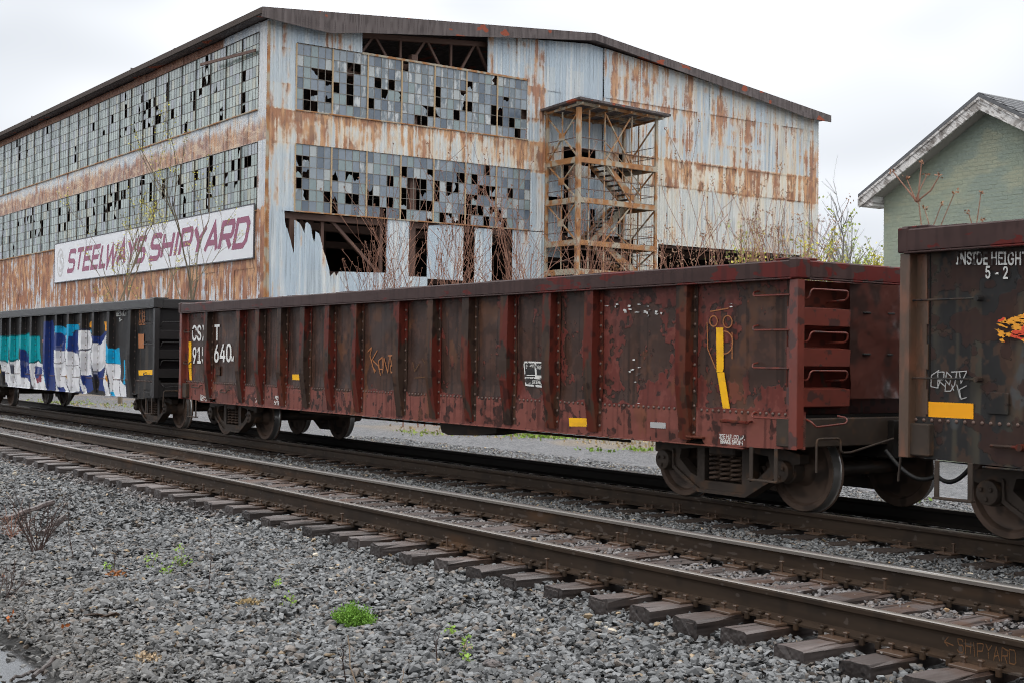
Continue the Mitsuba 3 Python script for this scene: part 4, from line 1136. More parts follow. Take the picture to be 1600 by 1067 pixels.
for _ in range(34):
    x, y = 1555 + 60 * r_.random(), 512 + r_.normal(0, 14); a, b = r_.uniform(3, 9), r_.uniform(.8, 2.2)
    hole.append(px_poly([(x + a * math.cos(q) * r_.uniform(.35, 1), y + b * math.sin(q) * r_.uniform(.3, 1)) for q in np.linspace(0, 6.28, 10)[:-1]], XD2).buffer(0))
decal('flame_paint', [shapely.union_all(pts).difference(shapely.union_all(hole))], XD2, 'mat_flame', right, .002)
for z in (2.02, 1.345):
    obj('grab_iron', MB().tube([(XS - .06, 7.72, z), (XS - .06, 7.06, z)], .009, 7).tube([(XS, 7.06, z), (XS - .07, 7.06, z)], .026, 7), 'mat_black', right, smooth=50)
obj('card_pocket', MB().box(XS - .02, XS - .004, 6.78, 6.98, 1.06, 1.24, .004), 'mat_black', right)
obj('lever_handle', MB().tube([(XS - .05, 6.92, .80), (XS - .05, 6.66, .80)], .016, 7).tube([(XS, 6.64, .80), (XS - .075, 6.64, .80)], .032, 9), 'mat_rib', right, smooth=50)
# ---- the left car's markings
for q, mt in (([(216.5, 578), (242, 577), (242, 586), (217, 586)], 'mat_yellow'), ([(216, 522), (225, 522), (225, 544), (216.5, 544)], 'mat_orange')):
    strip(q, XD2, left, mt)
text_px(left, 'SIEY HGT', (181, 494.5), (198, 493.5), .12, 'mat_worn_white'); text_px(left, '5-', (186, 503), (191, 503), .1, 'mat_worn_white')
for k, t in enumerate(('S 34', 'T 54', 'A 64', 'CD72N')):
    text_px(left, t, (217, 490.5 + 6 * k), (227, 490.3 + 6 * k), .075, 'mat_orange')
for z in (2.1, 1.68, 1.05, .70):
    side_grab(left, 26.68, 27.25, z, 'mat_left_chord')

# ------------------------------------------------------------------ the shipyard hall
FX, FY, FT = 22.55, 50.0, 0.0137
_g = np.array([math.cos(FT), math.sin(FT), 0]); _n = np.array([-math.sin(FT), math.cos(FT), 0]); _o = np.array([FX, FY, 0])


def gab(u, o, z):
    """a point by the gable wall: u along it from the left corner, o metres out of it, height z"""
    u, o, z = np.broadcast_arrays(np.asarray(u, float), np.asarray(o, float), np.asarray(z, float))
    return _o + u[..., None] * _g - o[..., None] * _n + z[..., None] * np.array([0, 0, 1.0])


def lef(v, o, z):
    """a point by the long left wall: v along it from the same corner"""
    v, o, z = np.broadcast_arrays(np.asarray(v, float), np.asarray(o, float), np.asarray(z, float))
    return _o + v[..., None] * _n - o[..., None] * _g + z[..., None] * np.array([0, 0, 1.0])


FW, FL, EAVE, RIDGE = 32.35, 62.0, 15.0, 16.42
hall = thing('factory_hall', 'long grey and rusty corrugated metal shed with rows of broken windows', 'building')


def roofz(u):
    return np.interp(u, [0, 16.4, FW], [EAVE + .02, RIDGE, 14.72])


def place_bar(mb, P, a, b, w, h):
    """bar between (u, o, z) points a and b in wall coordinates P"""
    A, B = P(*a), P(*b)
    mb.bar(A, B, w, h)


PITCH = 0.17


def sheet(P, u0, u1, z0, z1, o=0.0, seed=0, mat='mat_gable', parent='wall_sheet', tilt=True):
    """one corrugated sheet; z0 and z1 are numbers or functions of u"""
    r = np.random.default_rng(seed)
    prof = np.array([(0, 0), (.30, 0), (.42, 1), (.58, 1), (.70, 0)])
    us, os_ = [], []
    n = int(round((u1 - u0) / PITCH))
    for i in range(max(n, 1)):
        for a, b in prof:
            us.append(u0 + (i + a) * (u1 - u0) / max(n, 1)); os_.append(b * .022)
    us.append(u1); os_.append(0)
    us, os_ = np.array(us), np.array(os_)
    f0 = z0(us) if callable(z0) else np.full(len(us), z0); f1 = z1(us) if callable(z1) else np.full(len(us), z1)
    t = np.linspace(0, 1, 4)[:, None]
    Z = f0 + (f1 - f0) * t
    sag = r.normal(0, .006) + (r.normal(0, .012) * t if tilt else 0) + .008 * np.sin(t * 3.1) * r.normal()
    O = o + os_ + sag + .006 + 0 * Z
    v = P(np.broadcast_to(us, Z.shape), O, Z).reshape(-1, 3); m = len(us)
    i, j = np.meshgrid(np.arange(3), np.arange(m - 1), indexing='ij')
    return v, np.stack([i * m + j, i * m + j + 1, (i + 1) * m + j + 1, (i + 1) * m + j], -1).reshape(-1, 4)


_sn = [0]
STUFF = {}


def clad(P, part, u0, u1, z0, z1, mat, w=.85, o=0.0, far=None):
    """a field of sheets side by side; past 'far' they are joined into one part"""
    n = max(1, int(round((u1 - u0) / w)))
    for k in range(n):
        a, b = u0 + (u1 - u0) * k / n, u0 + (u1 - u0) * (k + 1) / n
        _sn[0] += 1
        zt = z1 if callable(z1) else z1 + float(np.random.default_rng(_sn[0]).normal(0, .012))
        v, f = sheet(P, a - .012, b + .012, z0, zt, o + (.004 if k % 2 else 0), _sn[0])
        if far is not None and a > far:
            STUFF.setdefault((part, mat), MB()).add(v, f)
        else:
            obj(f'{part}__sheet', (v, f), mat, hall)


GW = 'gable_wall'; LWL = 'long_wall'
# gable: corner strip, bands, filled-in right half
for z0, z1 in ((-.5, 2.4), (2.4, 4.9), (4.9, 7.35), (7.34, 10.15), (10.14, 12.5)):
    (clad(gab, GW, 0, 1.22, z0, z1, 'mat_gable', .62, o=.03) if z1 > 7.4 else None)
clad(gab, GW, 0, 1.22, 12.49, lambda u: roofz(u) - .02, 'mat_gable', .62)
clad(gab, GW, 1.22, 4.25, 14.24, lambda u: roofz(u) - .02, 'mat_gable')
clad(gab, GW, 1.22, 12.86, 10.12, 11.46, 'mat_gable', o=.03)
clad(gab, GW, 10.65, 13.0, lambda u: 14.25 + .02 * np.sin(u * 5), lambda u: roofz(u) - .02, 'mat_gable')
for z0, z1 in ((7.35, 10.15), (10.14, 12.5)):
    clad(gab, GW, 13.1 if z0 < 10 else 12.86, 13.95, z0, z1, 'mat_gable', .8, o=.004)
clad(gab, GW, 12.86, 13.95, 12.49, 14.3, 'mat_gable', .55, o=.012); clad(gab, GW, 12.98, 13.95, 14.29, lambda u: roofz(u) - .02, 'mat_gable', .55)
lap = lambda u: 14.15 - .02 * (u - 17)
clad(gab, GW, 13.95, 17.3, 11.4, 13.9, 'mat_gable', .84); clad(gab, GW, 13.95, 17.3, 13.88, lambda u: roofz(u) - .02, 'mat_gable', .84, o=.012)
for z0, z1, o in ((7.2, 10.12, 0), (10.08, 11.42, .035), (11.36, 14.0, .07)):
    clad(gab, GW, 20.9 if z0 < 8 else 17.3 if z0 > 11 else 18.6, FW - 1.25, z0, z1, 'mat_gable', .86, o=o)
clad(gab, GW, 17.3, FW - 1.25, 13.95, lambda u: roofz(u) - .02, 'mat_gable', .86, o=.105)
for z0, z1 in ((-.5, 2.6), (2.6, 5.2), (5.2, 7.7), (7.69, 10.1), (10.09, 11.9), (11.89, 13.4), (13.39, None)):
    clad(gab, GW, FW - 1.25, FW, z0, z1 if z1 else (lambda u: roofz(u) - .02), 'mat_gable', .62, o=.01 + .004 * (z0 > 9))
# behind the stair tower: patched with hanging sheets and gaps
for a, b, z0, z1 in ((14.0, 15.0, 9.0, 11.4), (15.3, 16.6, 7.2, 10.6), (16.9, 18.3, 7.4, 11.42), (14.0, 14.9, 6.2, 8.6), (18.4, 20.9, 7.3, 10.2), (16.5, 17.1, 8.6, 10.1), (14.0, 16.2, -.5, 5.0), (17.6, 20.9, -.5, 4.3), (19.3, 20.9, 4.3, 7.3)):
    clad(gab, GW, a, b, z0, z1, 'mat_gable', .8, o=.01)
# lower storey: torn sheets and openings
def jag(pts):
    return lambda u: np.interp(u, [p[0] for p in pts], [p[1] for p in pts])


for a, b, pts in ((0.0, 1.30, [(0, 7.4), (.80, 7.4), (.82, 6.7), (.92, 6.62), (1.06, 6.18), (1.23, 5.59), (1.30, 4.4)]),
                  (1.24, 2.90, [(1.24, 7.0), (1.44, 6.9), (1.58, 6.72), (1.70, 6.42), (1.73, 6.9), (1.80, 6.95), (1.95, 6.84), (2.10, 6.2), (2.14, 6.16), (2.18, 6.6), (2.38, 6.5), (2.52, 5.93), (2.66, 5.6), (2.80, 5.2), (2.90, 4.7)])):
    clad(gab, GW, a, b, -.5, jag(pts), 'mat_gable', 1.7, o=.02)
clad(gab, GW, 2.86, 5.60, -.5, jag([(2.86, 4.75), (3.1, 4.98), (3.2, 4.8), (3.3, 5.0), (5.6, 5.06)]), 'mat_gable', .7)
for a, b, z0, z1 in ((5.57, 6.65, 4.9, 7.36), (10.08, 10.98, 3.0, 7.28), (12.14, 13.95, 3.5, 7.32), (5.5, 7.6, -.5, 4.95), (9.4, 12.2, -.5, 4.4)):
    clad(gab, GW, a, b, z0, z1, 'mat_gable', .6, o=.012)
clad(gab, GW, 7.60, 9.45, 4.9, jag([(7.6, 6.6), (7.64, 7.2), (8.4, 7.3), (9.45, 7.3)]), 'mat_gable', .9, o=.01); clad(gab, GW, 7.6, 9.4, -.5, 4.3, 'mat_gable', .9, o=-.02)
clad(gab, GW, 13.95, FW - 1.25, -.5, 4.1, 'mat_gable', 1.1, o=-.01)

# long wall
for z0, z1 in ((-.5, 2.5), (2.49, 5.05), (5.04, 7.36)):
    clad(lef, LWL, 0, FL, z0, z1, 'mat_leftwall', 1.0, o=.006 * (z0 > 3), far=24)
clad(lef, LWL, 0, .85, 7.34, 10.2, 'mat_leftwall', .8, o=.01); clad(lef, LWL, 0, .85, 10.19, 12.5, 'mat_leftwall', .8); clad(lef, LWL, 0, .85, 12.49, EAVE, 'mat_leftwall', .8, o=.01)
clad(lef, LWL, .85, FL, 10.17, 11.48, 'mat_leftwall', 1.0, o=.012, far=24)
clad(lef, LWL, .85, FL, 14.66, EAVE, 'mat_leftwall', 1.6, o=.012, far=24)
for (part, mat), mb in STUFF.items():
    obj(f'{part}__far_sheets', mb, mat, hall, kind='stuff')


# windows: sashes of wired glass, five panes wide
def pane_mesh(P, u0, u1, z0, z1, o, r, broken=False):
    if not broken:
        t = r.normal(0, .004, 4)
        v = np.array([P(a, o + s, b) for (a, b), s in zip([(u0, z0), (u1, z0), (u1, z1), (u0, z1)], t)])
        return v, np.array([[0, 1, 2], [0, 2, 3]])
    # shards left in the frame along one edge, their free edge jagged
    n = 5; t = np.linspace(0, 1, n + 1); h = np.clip(np.interp(t, [0, r.uniform(.2, .8), 1], r.uniform(.05, .95, 3)) + r.normal(0, .09, n + 1), .02, .97)
    side = r.integers(0, 3)
    A, B = (t, 0 * t), (t, h)
    if side == 1: A, B = (t, 0 * t + 1), (t, 1 - h)
    if side == 2: A, B = (0 * t, t), (h, t)
    q = [P(u0 + (u1 - u0) * X, o + 0 * X, z0 + (z1 - z0) * Z) for X, Z in (A, B)]
    i = np.arange(n)
    return np.vstack(q), np.stack([i, i + 1, n + 2 + i, n + 1 + i], -1)


npane = [0]
LP_REST = {}


def window_bay(P, u0, u1, z0, z1, cols, rows, holes, seed, o, mats, cap, wp, smear=0.0, ztop=None, part='window', lpart=False):
    """one bay: posts and muntins, and the panes that are left in it"""
    r = np.random.default_rng(seed)
    w = numbered(f'{hall}__{part}')
    fr, po = MB(), MB()
    du, dz = (u1 - u0) / cols, (z1 - z0) / rows
    for k in range(cols + 1):
        big = k in (0,)
        place_bar(po if big else fr, P, (u0 + k * du, o + (.03 if big else 0), z0), (u0 + k * du, o + (.03 if big else 0), z1), (.06 if big else .02) if not lpart else (.035 if big else .012), (.05 if big else .03) if not lpart else (.02 if big else .008))
    for k in range(rows + 1):
        place_bar(fr, P, (u0, o + .002, z0 + k * dz), (u1, o + .002, z0 + k * dz), .03 if not lpart else .012, .022)
    v, f = fr.mesh(); scene[w] = mikit.ply((v, f), 'mat_bar' if not lpart else 'mat_muntin')
    scene[w + '__post'] = mikit.ply(po.mesh(), 'mat_mullion' if not lpart else 'mat_muntin')
    for i in range(cols):
        for j in range(rows):
            h = holes(i, j, r)
            if h == 2 and r.random() < (.72 if not lpart else .6): continue
            a, b = u0 + i * du + .011, u0 + (i + 1) * du - .011
            c, d = z0 + j * dz + .009, z0 + (j + 1) * dz - .009
            v, f = pane_mesh(P, a, b, c, d, o - .004, r, h > 0)
            m = mats[int(r.choice(len(mats), p=wp))]
            if smear and r.random() < smear: m = 'mat_pane_smear'
            if cap and npane[0] < 300:
                npane[0] += 1
                key = numbered(f'{w}__pane'); scene[key] = mikit.ply((v, f), m)
            else:
                LP_REST.setdefault(m, MB()).add(v, f)


PM, LM = [f'mat_pane_{i}' for i in range(5)], [f'mat_lpane_{i}' for i in range(5)]
# broken panes by bay: column from the left, row from the top, as the photograph shows them
UP = [{(2, 2), (3, 2), (4, 2), (4, 3), (1, 4), (1, 5), (2, 5)}, {(2, 1), (3, 1), (2, 2), (0, 3), (2, 3), (2, 4)}, {(1, 2), (3, 2), (0, 4)}, {(0, 0), (4, 4), (2, 5), (3, 5)}, {(0, 2), (0, 3), (4, 3), (3, 4)}, {(0, 3), (4, 3), (4, 4), (4, 0)}, {(4, 3), (2, 4), (0, 4), (3, 5)}]
UPH = [{(4, 4), (2, 4)}, set(), {(2, 3), (4, 3)}, {(3, 4)}, {(4, 2), (0, 4)}, {(0, 1)}, {(1, 2), (0, 3)}]
LO = [{(0, 1), (1, 1), (0, 2), (1, 2), (0, 3), (4, 4)}, {(0, 2), (2, 2), (0, 4), (2, 4), (3, 4), (0, 5)}, {(3, 2), (0, 3), (0, 4), (1, 4), (3, 4), (2, 5)}, {(0, 1), (4, 1), (1, 2), (2, 2), (3, 2), (0, 3), (1, 3), (2, 3), (3, 3), (0, 4), (1, 4), (2, 4), (3, 4), (4, 4), (0, 5), (4, 5)},
      {(0, 2), (2, 2), (3, 2), (0, 3), (2, 3), (4, 1), (1, 5), (2, 5), (3, 5), (4, 5)}, {(1, 1), (3, 0), (2, 2), (3, 2), (4, 2), (0, 3), (1, 3), (4, 3), (0, 4), (1, 4), (2, 4), (4, 4), (0, 5), (3, 5)}, {(2, 2), (0, 4), (0, 5), (1, 5)}]
for row, (z0, z1, H, HH, sm) in enumerate(((11.49, 14.2, UP, UPH, (.12, .3, .35, .4, .35, .3, .3)), (7.37, 10.11, LO, [{(1, 4)}, {(3, 2)}, set(), set(), {(3, 1)}, set(), set()], (.08, .08, .08, 0, .05, 0, 0)))):
    for k in range(7):
        u0, u1 = 1.22 + 1.66 * k, 1.22 + 1.66 * (k + 1)
        if row and k == 6: u1 = 13.08
        hs, hh = H[k], HH[k]
        window_bay(gab, u0, u1, z0, z1, 6 if (row and k == 6) else 5, 6, lambda i, j, r: 2 if (i, 5 - j) in hs else 1 if (i, 5 - j) in hh else 0, 50 + 10 * row + k, .0, PM,
                   True, [.30, .22, .22, .09, .17], smear=sm[k])
# long wall windows: many bays, glass joined
_r = np.random.default_rng(77)
for row, (z0, z1, rows) in enumerate(((11.5, 14.64, 7), (7.4, 10.15, 6))):
    for k in range(37):
        v0 = .86 + 1.65 * k
        dens = (.075 if k < 11 else .028) if row == 0 else (.13 if k < 4 else .07 if k < 11 else .075)
        if row == 0 and k < 2: dens = .045
        cl = _r.random((5, rows))
        window_bay(lef, v0, v0 + 1.65, z0, z1, 5, rows, lambda i, j, r: (2 if r.random() < .9 else 1) if (cl[i, j] < dens * (1.7 if (j in (2, 3, 4)) else .5) or (j > 0 and cl[i, j - 1] < dens * .5)) else 0, 200 + 50 * row + k, 0, LM, False, [.30, .28, .17, .10, .15], part='window', lpart=True)
for m, mb in LP_REST.items():
    obj('window_glass', mb, m, hall, kind='stuff')

# rusty sills and lintels, corner trim, girts
tr = MB()
for z in (11.47, 7.355):
    place_bar(tr, gab, (1.2, .05, z), (12.9, .05, z), .11, .05)
    place_bar(tr, lef, (.84, .05, z), (FL, .05, z), .11, .05)
place_bar(tr, gab, (4.25, .02, 14.22), (12.8, .02, 14.22), .08, .09)
obj('window_sills', tr, 'mat_tower', hall)
ct = MB(); place_bar(ct, gab, (-.02, .035, -.5), (-.02, .035, 14.9), .10, .10); place_bar(ct, gab, (.0, .10, 7.3), (.13, .10, -.5), .09, .09)
obj('corner_trim', ct, 'mat_tower', hall)
beam = MB(); place_bar(beam, lef, (1.0, .12, 13.9), (5.9, .45, 14.1), .06, .12); obj('loose_beam', beam, 'mat_beam', hall)

# roof: a thin slab with a deep fascia along the gable and the eaves
rp = [(-.55, EAVE + .02), (16.4, RIDGE + .10), (FW + .38, 14.60), (FW + .38, 14.80), (16.4, RIDGE + .36), (-.55, EAVE + .28)]
m = MB(); m.prism(rp, FL + .55, lambda u, v, w: gab(u, .5 - w, v)); obj('roof', m, 'mat_fascia', hall)
fp = [(-.57, EAVE - .10), (.9, EAVE - .22), (2.5, EAVE - .30), (4.0, EAVE - .06), (16.4, RIDGE + .04), (FW - 3, 14.72), (FW - 1.5, 14.48), (FW + .40, 14.46), (FW + .40, 14.82), (16.4, RIDGE + .385), (-.57, EAVE + .30)]
m = MB(); m.prism(fp, .05, lambda u, v, w: gab(u, .55 - w, v)); obj('gable_fascia', m, 'mat_fascia', hall)
m = MB(); place_bar(m, lef, (-.56, .60, EAVE + .14), (FL, .60, EAVE + .14), .07, .24); obj('gutter', m, 'mat_dark', hall)
sc_ = MB()
for k in range(9):
    v0 = 3 + 5.6 * k; place_bar(sc_, lef, (v0, .3, EAVE + .30), (v0 + .5, .3, EAVE + .30 + .06 * (k % 3)), .3, .08)
obj('roof_scraps', sc_, 'mat_fascia', hall)

# inside: columns, trusses, a floor slab, far walls with gaps that let daylight in
ins = MB()
for u in (1.3, 7.0, 12.9, 20.9, 31.0):
    for v in (.4, 10, 20):
        place_bar(ins, gab, (u, -v, -.4), (u, -v, 14.6), .32, .32)
for z in (7.2, 10.15, 11.45, 14.0):
    place_bar(ins, gab, (.3, -.35, z), (31, -.35, z), .22, .26)
for v in (.5, 10, 20):
    place_bar(ins, gab, (.3, -v, 13.4), (FW - .3, -v, 13.4), .2, .22); place_bar(ins, gab, (.3, -v, 14.75), (16.4, -v, 16.1), .2, .22); place_bar(ins, gab, (16.4, -v, 16.1), (FW - .3, -v, 14.4), .2, .22)
    for k in range(12):
        a, b = 1.2 + 2.6 * k, 2.5 + 2.6 * k
        place_bar(ins, gab, (a, -v, 13.4), (b, -v, min(float(roofz(b)) - .25, 16)), .11, .11); place_bar(ins, gab, (b, -v, float(roofz(b)) - .25), (min(a + 2.6, 31.9), -v, 13.4), .11, .11); place_bar(ins, gab, (a, -v, 13.4), (a, -v, float(roofz(a)) - .25), .10, .10)
for a, b in (((3.1, -.5, 7.2), (5.4, -.5, 5.1)), ((1.4, -2, 6.2), (2.6, -2, 7.2)), ((2.75, -.5, 7.1), (2.75, -.5, 3.5)), ((2.3, -2, 7.1), (2.3, -2, 3.5)), ((5.42, -.25, 7.8), (5.42, -.25, 3.4)), ((1.4, -1.2, 10), (3.6, -1.2, 7.6)), ((12.2, -.4, 10), (12.2, -.4, 3)), ((2.4, -1, 5.9), (2.8, -1, 5.9))):
    place_bar(ins, gab, a, b, .14, .14)
for z in (7.2, 5.1):
    for v in (4, 12):
        place_bar(ins, gab, (.3, -v, z), (31, -v, z), .3, .35)
obj('steel_frame', ins, 'mat_beam', hall)
fa = MB()
for z0, z1 in ((-.5, 3.6), (5.9, 6.2), (7.0, 14.6)):
    fa.box(0, 1, 0, 1, 0, 1, 0, M=np.array([[.3 * _n[0] * 0 + _g[0] * .2, _n[0] * FL, 0, gab(FW - .2, 0, z0)[0]], [_g[1] * .2, _n[1] * FL, 0, gab(FW - .2, 0, z0)[1]], [0, 0, z1 - z0, z0], [0, 0, 0, 1]]))
for k in range(22):
    v0 = 1 + 2.9 * k; a = gab(FW - .1, -v0, 3.6); b = gab(FW - .1, -v0, 7.1); fa.bar(a, b, .9 if k % 3 else 1.6, .2, up=_n)
for z in (4.1, 4.6, 5.1, 5.5, 6.5):
    fa.bar(gab(FW - .15, 0, z), gab(FW - .15, -FL, z), .12, .12)
for z0, z1 in ((-.5, 14.5),):
    fa.prism([(0, -.5), (FW, -.5), (FW, 14.6), (16.4, RIDGE), (0, EAVE)], .2, lambda u, v, w: gab(u, -FL + w, v))
obj('far_walls', fa, 'mat_dark', hall)

# ---- the sign on the long wall
scene['mat_sign_edge'] = pr((0.09, 0.09, 0.10), .5, .3)
sign = thing('sign_board', 'long white sign with maroon capital lettering, fixed to the rusty long wall of the shed', 'sign')
m = MB(); A, B = lef(.95, .10, 6.54), lef(27.5, .10, 6.54)
m.prism([(.95, 5.46), (27.5, 5.46), (27.5, 7.62), (.95, 7.62)], .05, lambda u, v, w: lef(u, .06 + w, v)); obj('board', m, 'mat_sign', sign)
m = MB()
for z in (5.44, 7.64):
    place_bar(m, lef, (.9, .10, z), (27.55, .10, z), .06, .05)
for v in (.92, 27.53):
    place_bar(m, lef, (v, .10, 5.44), (v, .10, 7.64), .05, .06)
obj('frame', m, 'mat_sign_edge', sign)


def sign_text(name, text, v0, v1, z0, h, mat, shear=.28, bold=True, o=.114):
    t = meshkit.text_mesh(text, h, .006, bold); q = np.array(t.vertices); w = q[:, 0].max() - q[:, 0].min()
    a = (q[:, 0] - q[:, 0].min()) / w
    obj(name, (lef(v0 - a * (v0 - v1) - shear * q[:, 1] * 1.7, o + q[:, 2], z0 + q[:, 1]), np.array(t.faces)), mat, sign)


for word, v0, v1 in (('STEELWAYS', 25.15, 13.45), ('SHIPYARD', 12.6, 1.75)):
    pg, w_ = stroke_text(word, 1.30, .99, 1.06, .25, .0); k_ = (v0 - v1) / w_
    for g in getattr(pg, 'geoms', [pg]):
        obj('letter', MB().prism(g, .006, lambda u, v, w: lef(v0 - u * k_ - .42 * v, .114 + w, 6.0 + v)), 'mat_sign_text', sign)
t = np.linspace(0, 2 * np.pi, 40)
el = Polygon([(26.45 + .60 * math.cos(a), 6.54 + .80 * math.sin(a)) for a in t]); el2 = Polygon([(26.45 + .50 * math.cos(a), 6.54 + .68 * math.sin(a)) for a in t])
m = MB(); m.prism(el.difference(el2), .006, lambda u, v, w: lef(u, .114 + w, v)); obj('emblem_ring', m, 'mat_sign_grey', sign)
sign_text('emblem_letter', 'S', 26.75, 26.1, 6.05, .95, 'mat_sign_grey', .1)

# ---- the stair tower in front of the gable
tower = thing('stair_tower', 'open rusty steel stair tower with zigzag flights and a flat roof, against the end wall', 'stairs')
U0, U1, OUT = 13.95, 18.55, 2.45
PL = [5.42, 6.72, 8.62, 10.42]
tp = lambda *a: gab(*a)


def tbar(name, a, b, w, h=None, mat='mat_tower'):
    m = MB(); place_bar(m, gab, a, b, w, h or w); return obj(name, m, mat, tower)


for u in (U0, U1):
    for o in (OUT, .12):
        tbar('post', (u, o, -.4), (u, o, 12.75), .20 if (u, o) == (U0, OUT) else .13)
for u, o in ((U0 + 1.5, OUT), (U0 + 3.1, OUT), (U1, 1.2), (U0, 1.25), (U0 + .6, OUT)):
    tbar('slim_post', (u, o, PL[0]), (u, o, 12.7), .05)
ROOF = MB(); ROOF.prism([(U0 - .35, -.05), (U1 + .45, -.05), (U1 + .45, OUT + .5), (U0 - .35, OUT + .5)], .10, lambda u, v, w: gab(u, v, 12.86 + w - .03 * (u - U0) + .05 * v)); obj('roof', ROOF, 'mat_fascia', tower)
rb = MB()
for o in (.15, 1.3, OUT + .1):
    place_bar(rb, gab, (U0 - .2, o, 12.82 + .05 * o), (U1 + .3, o, 12.68 + .05 * o), .09, .16)
for k in range(6):
    u = U0 - .1 + k * .95; place_bar(rb, gab, (u, 0, 12.76 - .03 * (u - U0)), (u, OUT + .4, 12.88 - .03 * (u - U0)), .06, .10)
obj('roof_frame', rb, 'mat_tower', tower)
for z in PL:
    tbar('edge_beam', (U0, OUT + .02, z), (U1, OUT + .02, z - .05), .12, .24)
    tbar('edge_beam', (U0 - .01, OUT, z), (U0 - .01, .1, z), .12, .26)
    tbar('edge_beam', (U1, OUT, z - .05), (U1, .1, z - .05), .10, .2)
    m = MB(); m.prism([(U0, .15), (U0 + 1.55, .15), (U0 + 1.55, OUT), (U0, OUT)], .05, lambda u, v, w: gab(u, v, z + .08 + w)); obj('landing', m, 'mat_dark', tower); m = MB(); m.prism([(U1 - .9, .15), (U1, .15), (U1, OUT), (U1 - .9, OUT)], .05, lambda u, v, w: gab(u, v, z + .06 + w)); obj('landing', m, 'mat_dark', tower)
# flights
for k, (z0, z1) in enumerate(zip(PL[:-1], PL[1:])):
    o0, o1 = (1.35, 2.3) if k != 1 else (.2, 1.15)
    ua, ub = (U0 + 1.6, U1 - .8)
    if k == 1: a, b = (ua, z0), (ub, z1)
    else: a, b = (ub, z0), (ua, z1)
    fl = MB()
    for o in (o0, o1):
        place_bar(fl, gab, (a[0], o, a[1]), (b[0], o, b[1]), .06, .28)
    n = 9
    obj('stringers', fl, 'mat_tower', tower)
    for q in range(n):
        f = (q + .5) / n
        u, z = a[0] + (b[0] - a[0]) * f, a[1] + (b[1] - a[1]) * f
        m = MB(); m.prism([(u - .13, o0), (u + .13, o0), (u + .13, o1), (u - .13, o1)], .04, lambda uu, v, w: gab(uu, v, z + w)); obj('tread', m, 'mat_dark', tower)
    hr = MB()
    for dz in (.5, 1.0):
        place_bar(hr, gab, (a[0], o1, a[1] + dz), (b[0], o1, b[1] + dz), .04, .04)
    for f in (0, .5, 1):
        u, z = a[0] + (b[0] - a[0]) * f, a[1] + (b[1] - a[1]) * f; place_bar(hr, gab, (u, o1, z), (u, o1, z + 1.0), .04, .04)
    obj('handrail', hr, 'mat_greytwig' if k == 1 else 'mat_tower', tower)
# guard rails
for z in PL:
    for dz in (.5, 1.0):
        tbar('guard_rail', (U0, OUT + .04, z + dz), (U1 if dz < 1 or z < 10 else U0 + 1.5, OUT + .04, z + dz - .03), .03, mat='mat_beam')
        tbar('guard_rail', (U1 + .02, OUT, z + dz), (U1 + .02, .12, z + dz), .03, mat='mat_beam')
        tbar('guard_rail', (U0 - .02, OUT, z + dz), (U0 - .02, .12, z + dz), .03, mat='mat_beam')
# cross braces with gusset plates
br = [((U0, .12), (U0, OUT), 10.5, 12.6), ((U0, .12), (U0, OUT), 8.6, 10.45), ((U0, .12), (U0, OUT), 6.7, 8.6)]
for (u0, o0), (u1, o1), z0, z1 in br:
    if z0 > 10:
        tbar('brace', (u0, o0, z0), (u1, o1, z1), .065)
    tbar('brace', (u0, o0, z1), (u1, o1, z0), .065); tbar('brace', (u0, (o0 + o1) / 2, (z0 + z1) / 2), (u1, o1, z1), .06)
    m = MB(); cz = (z0 + z1) / 2; m.prism([(1.1, cz - .16), (1.5, cz - .16), (1.5, cz + .16), (1.1, cz + .16)], .03, lambda u, v, w: gab(U0 - .06 - w, u, v)); obj('gusset', m, 'mat_tower', tower)
for a, b in ((((U0 + 1.55, OUT), 12.6), ((U0 + 3.0, OUT), 10.5)), (((U0 + 1.55, OUT), 10.5), ((U0 + 3.0, OUT), 12.6)), (((U0 + 1.55, OUT), 6.85), ((U0 + 3.05, OUT), 8.5)), (((U1, OUT), 12.6), ((U1, .2), 10.6)), (((U1, OUT), 10.4), ((U1, .2), 8.7)), (((U1, OUT), 8.5), ((U1, .2), 6.8)), (((U1, OUT), 6.6), ((U1, .2), 5.3)), (((U0 + 1.55, OUT), 10.4), ((U0 + 3.1, OUT), 8.7)), (((U0 + 1.55, OUT), 6.6), ((U0 + 3.1, OUT), 5.4))):
    tbar('brace', (*a[0], a[1]), (*b[0], b[1]), .06)

# ------------------------------------------------------------------ the green brick house
HX = 23.0
OV = .42                                                        # the roof's overhang past the gable
_e = at_x(1381, 312, HX); _k = at_x(1530, 145, HX - OV); _t = at_x(1342, 303, HX - OV)      # wall corner, roof peak, eave tip
SLR = float((_k[2] - _t[2]) / (_t[1] - _k[1]))
HY1, HYR = float(_e[1]), float(_k[1])
HZR = float(_k[2]) - .24; HZE = HZR - SLR * (HY1 - HYR)
HY0 = 2 * HYR - HY1
house = thing('brick_house', 'pale green painted brick house with a peeling white gable board, at the right', 'house')
SL = SLR
wallp = Polygon([(HY0, -.5), (HY1, -.5), (HY1, HZE), (HYR, HZR), (HY0, HZE)])
m = MB(); m.prism(wallp, 11, lambda u, v, w: np.stack([HX + .006 + w, u, v], -1)); obj('wall', m, 'mat_mortar', house)
BR, BRS = [], MB()
CH, BL = .0815, .235
rb_ = np.random.default_rng(9)
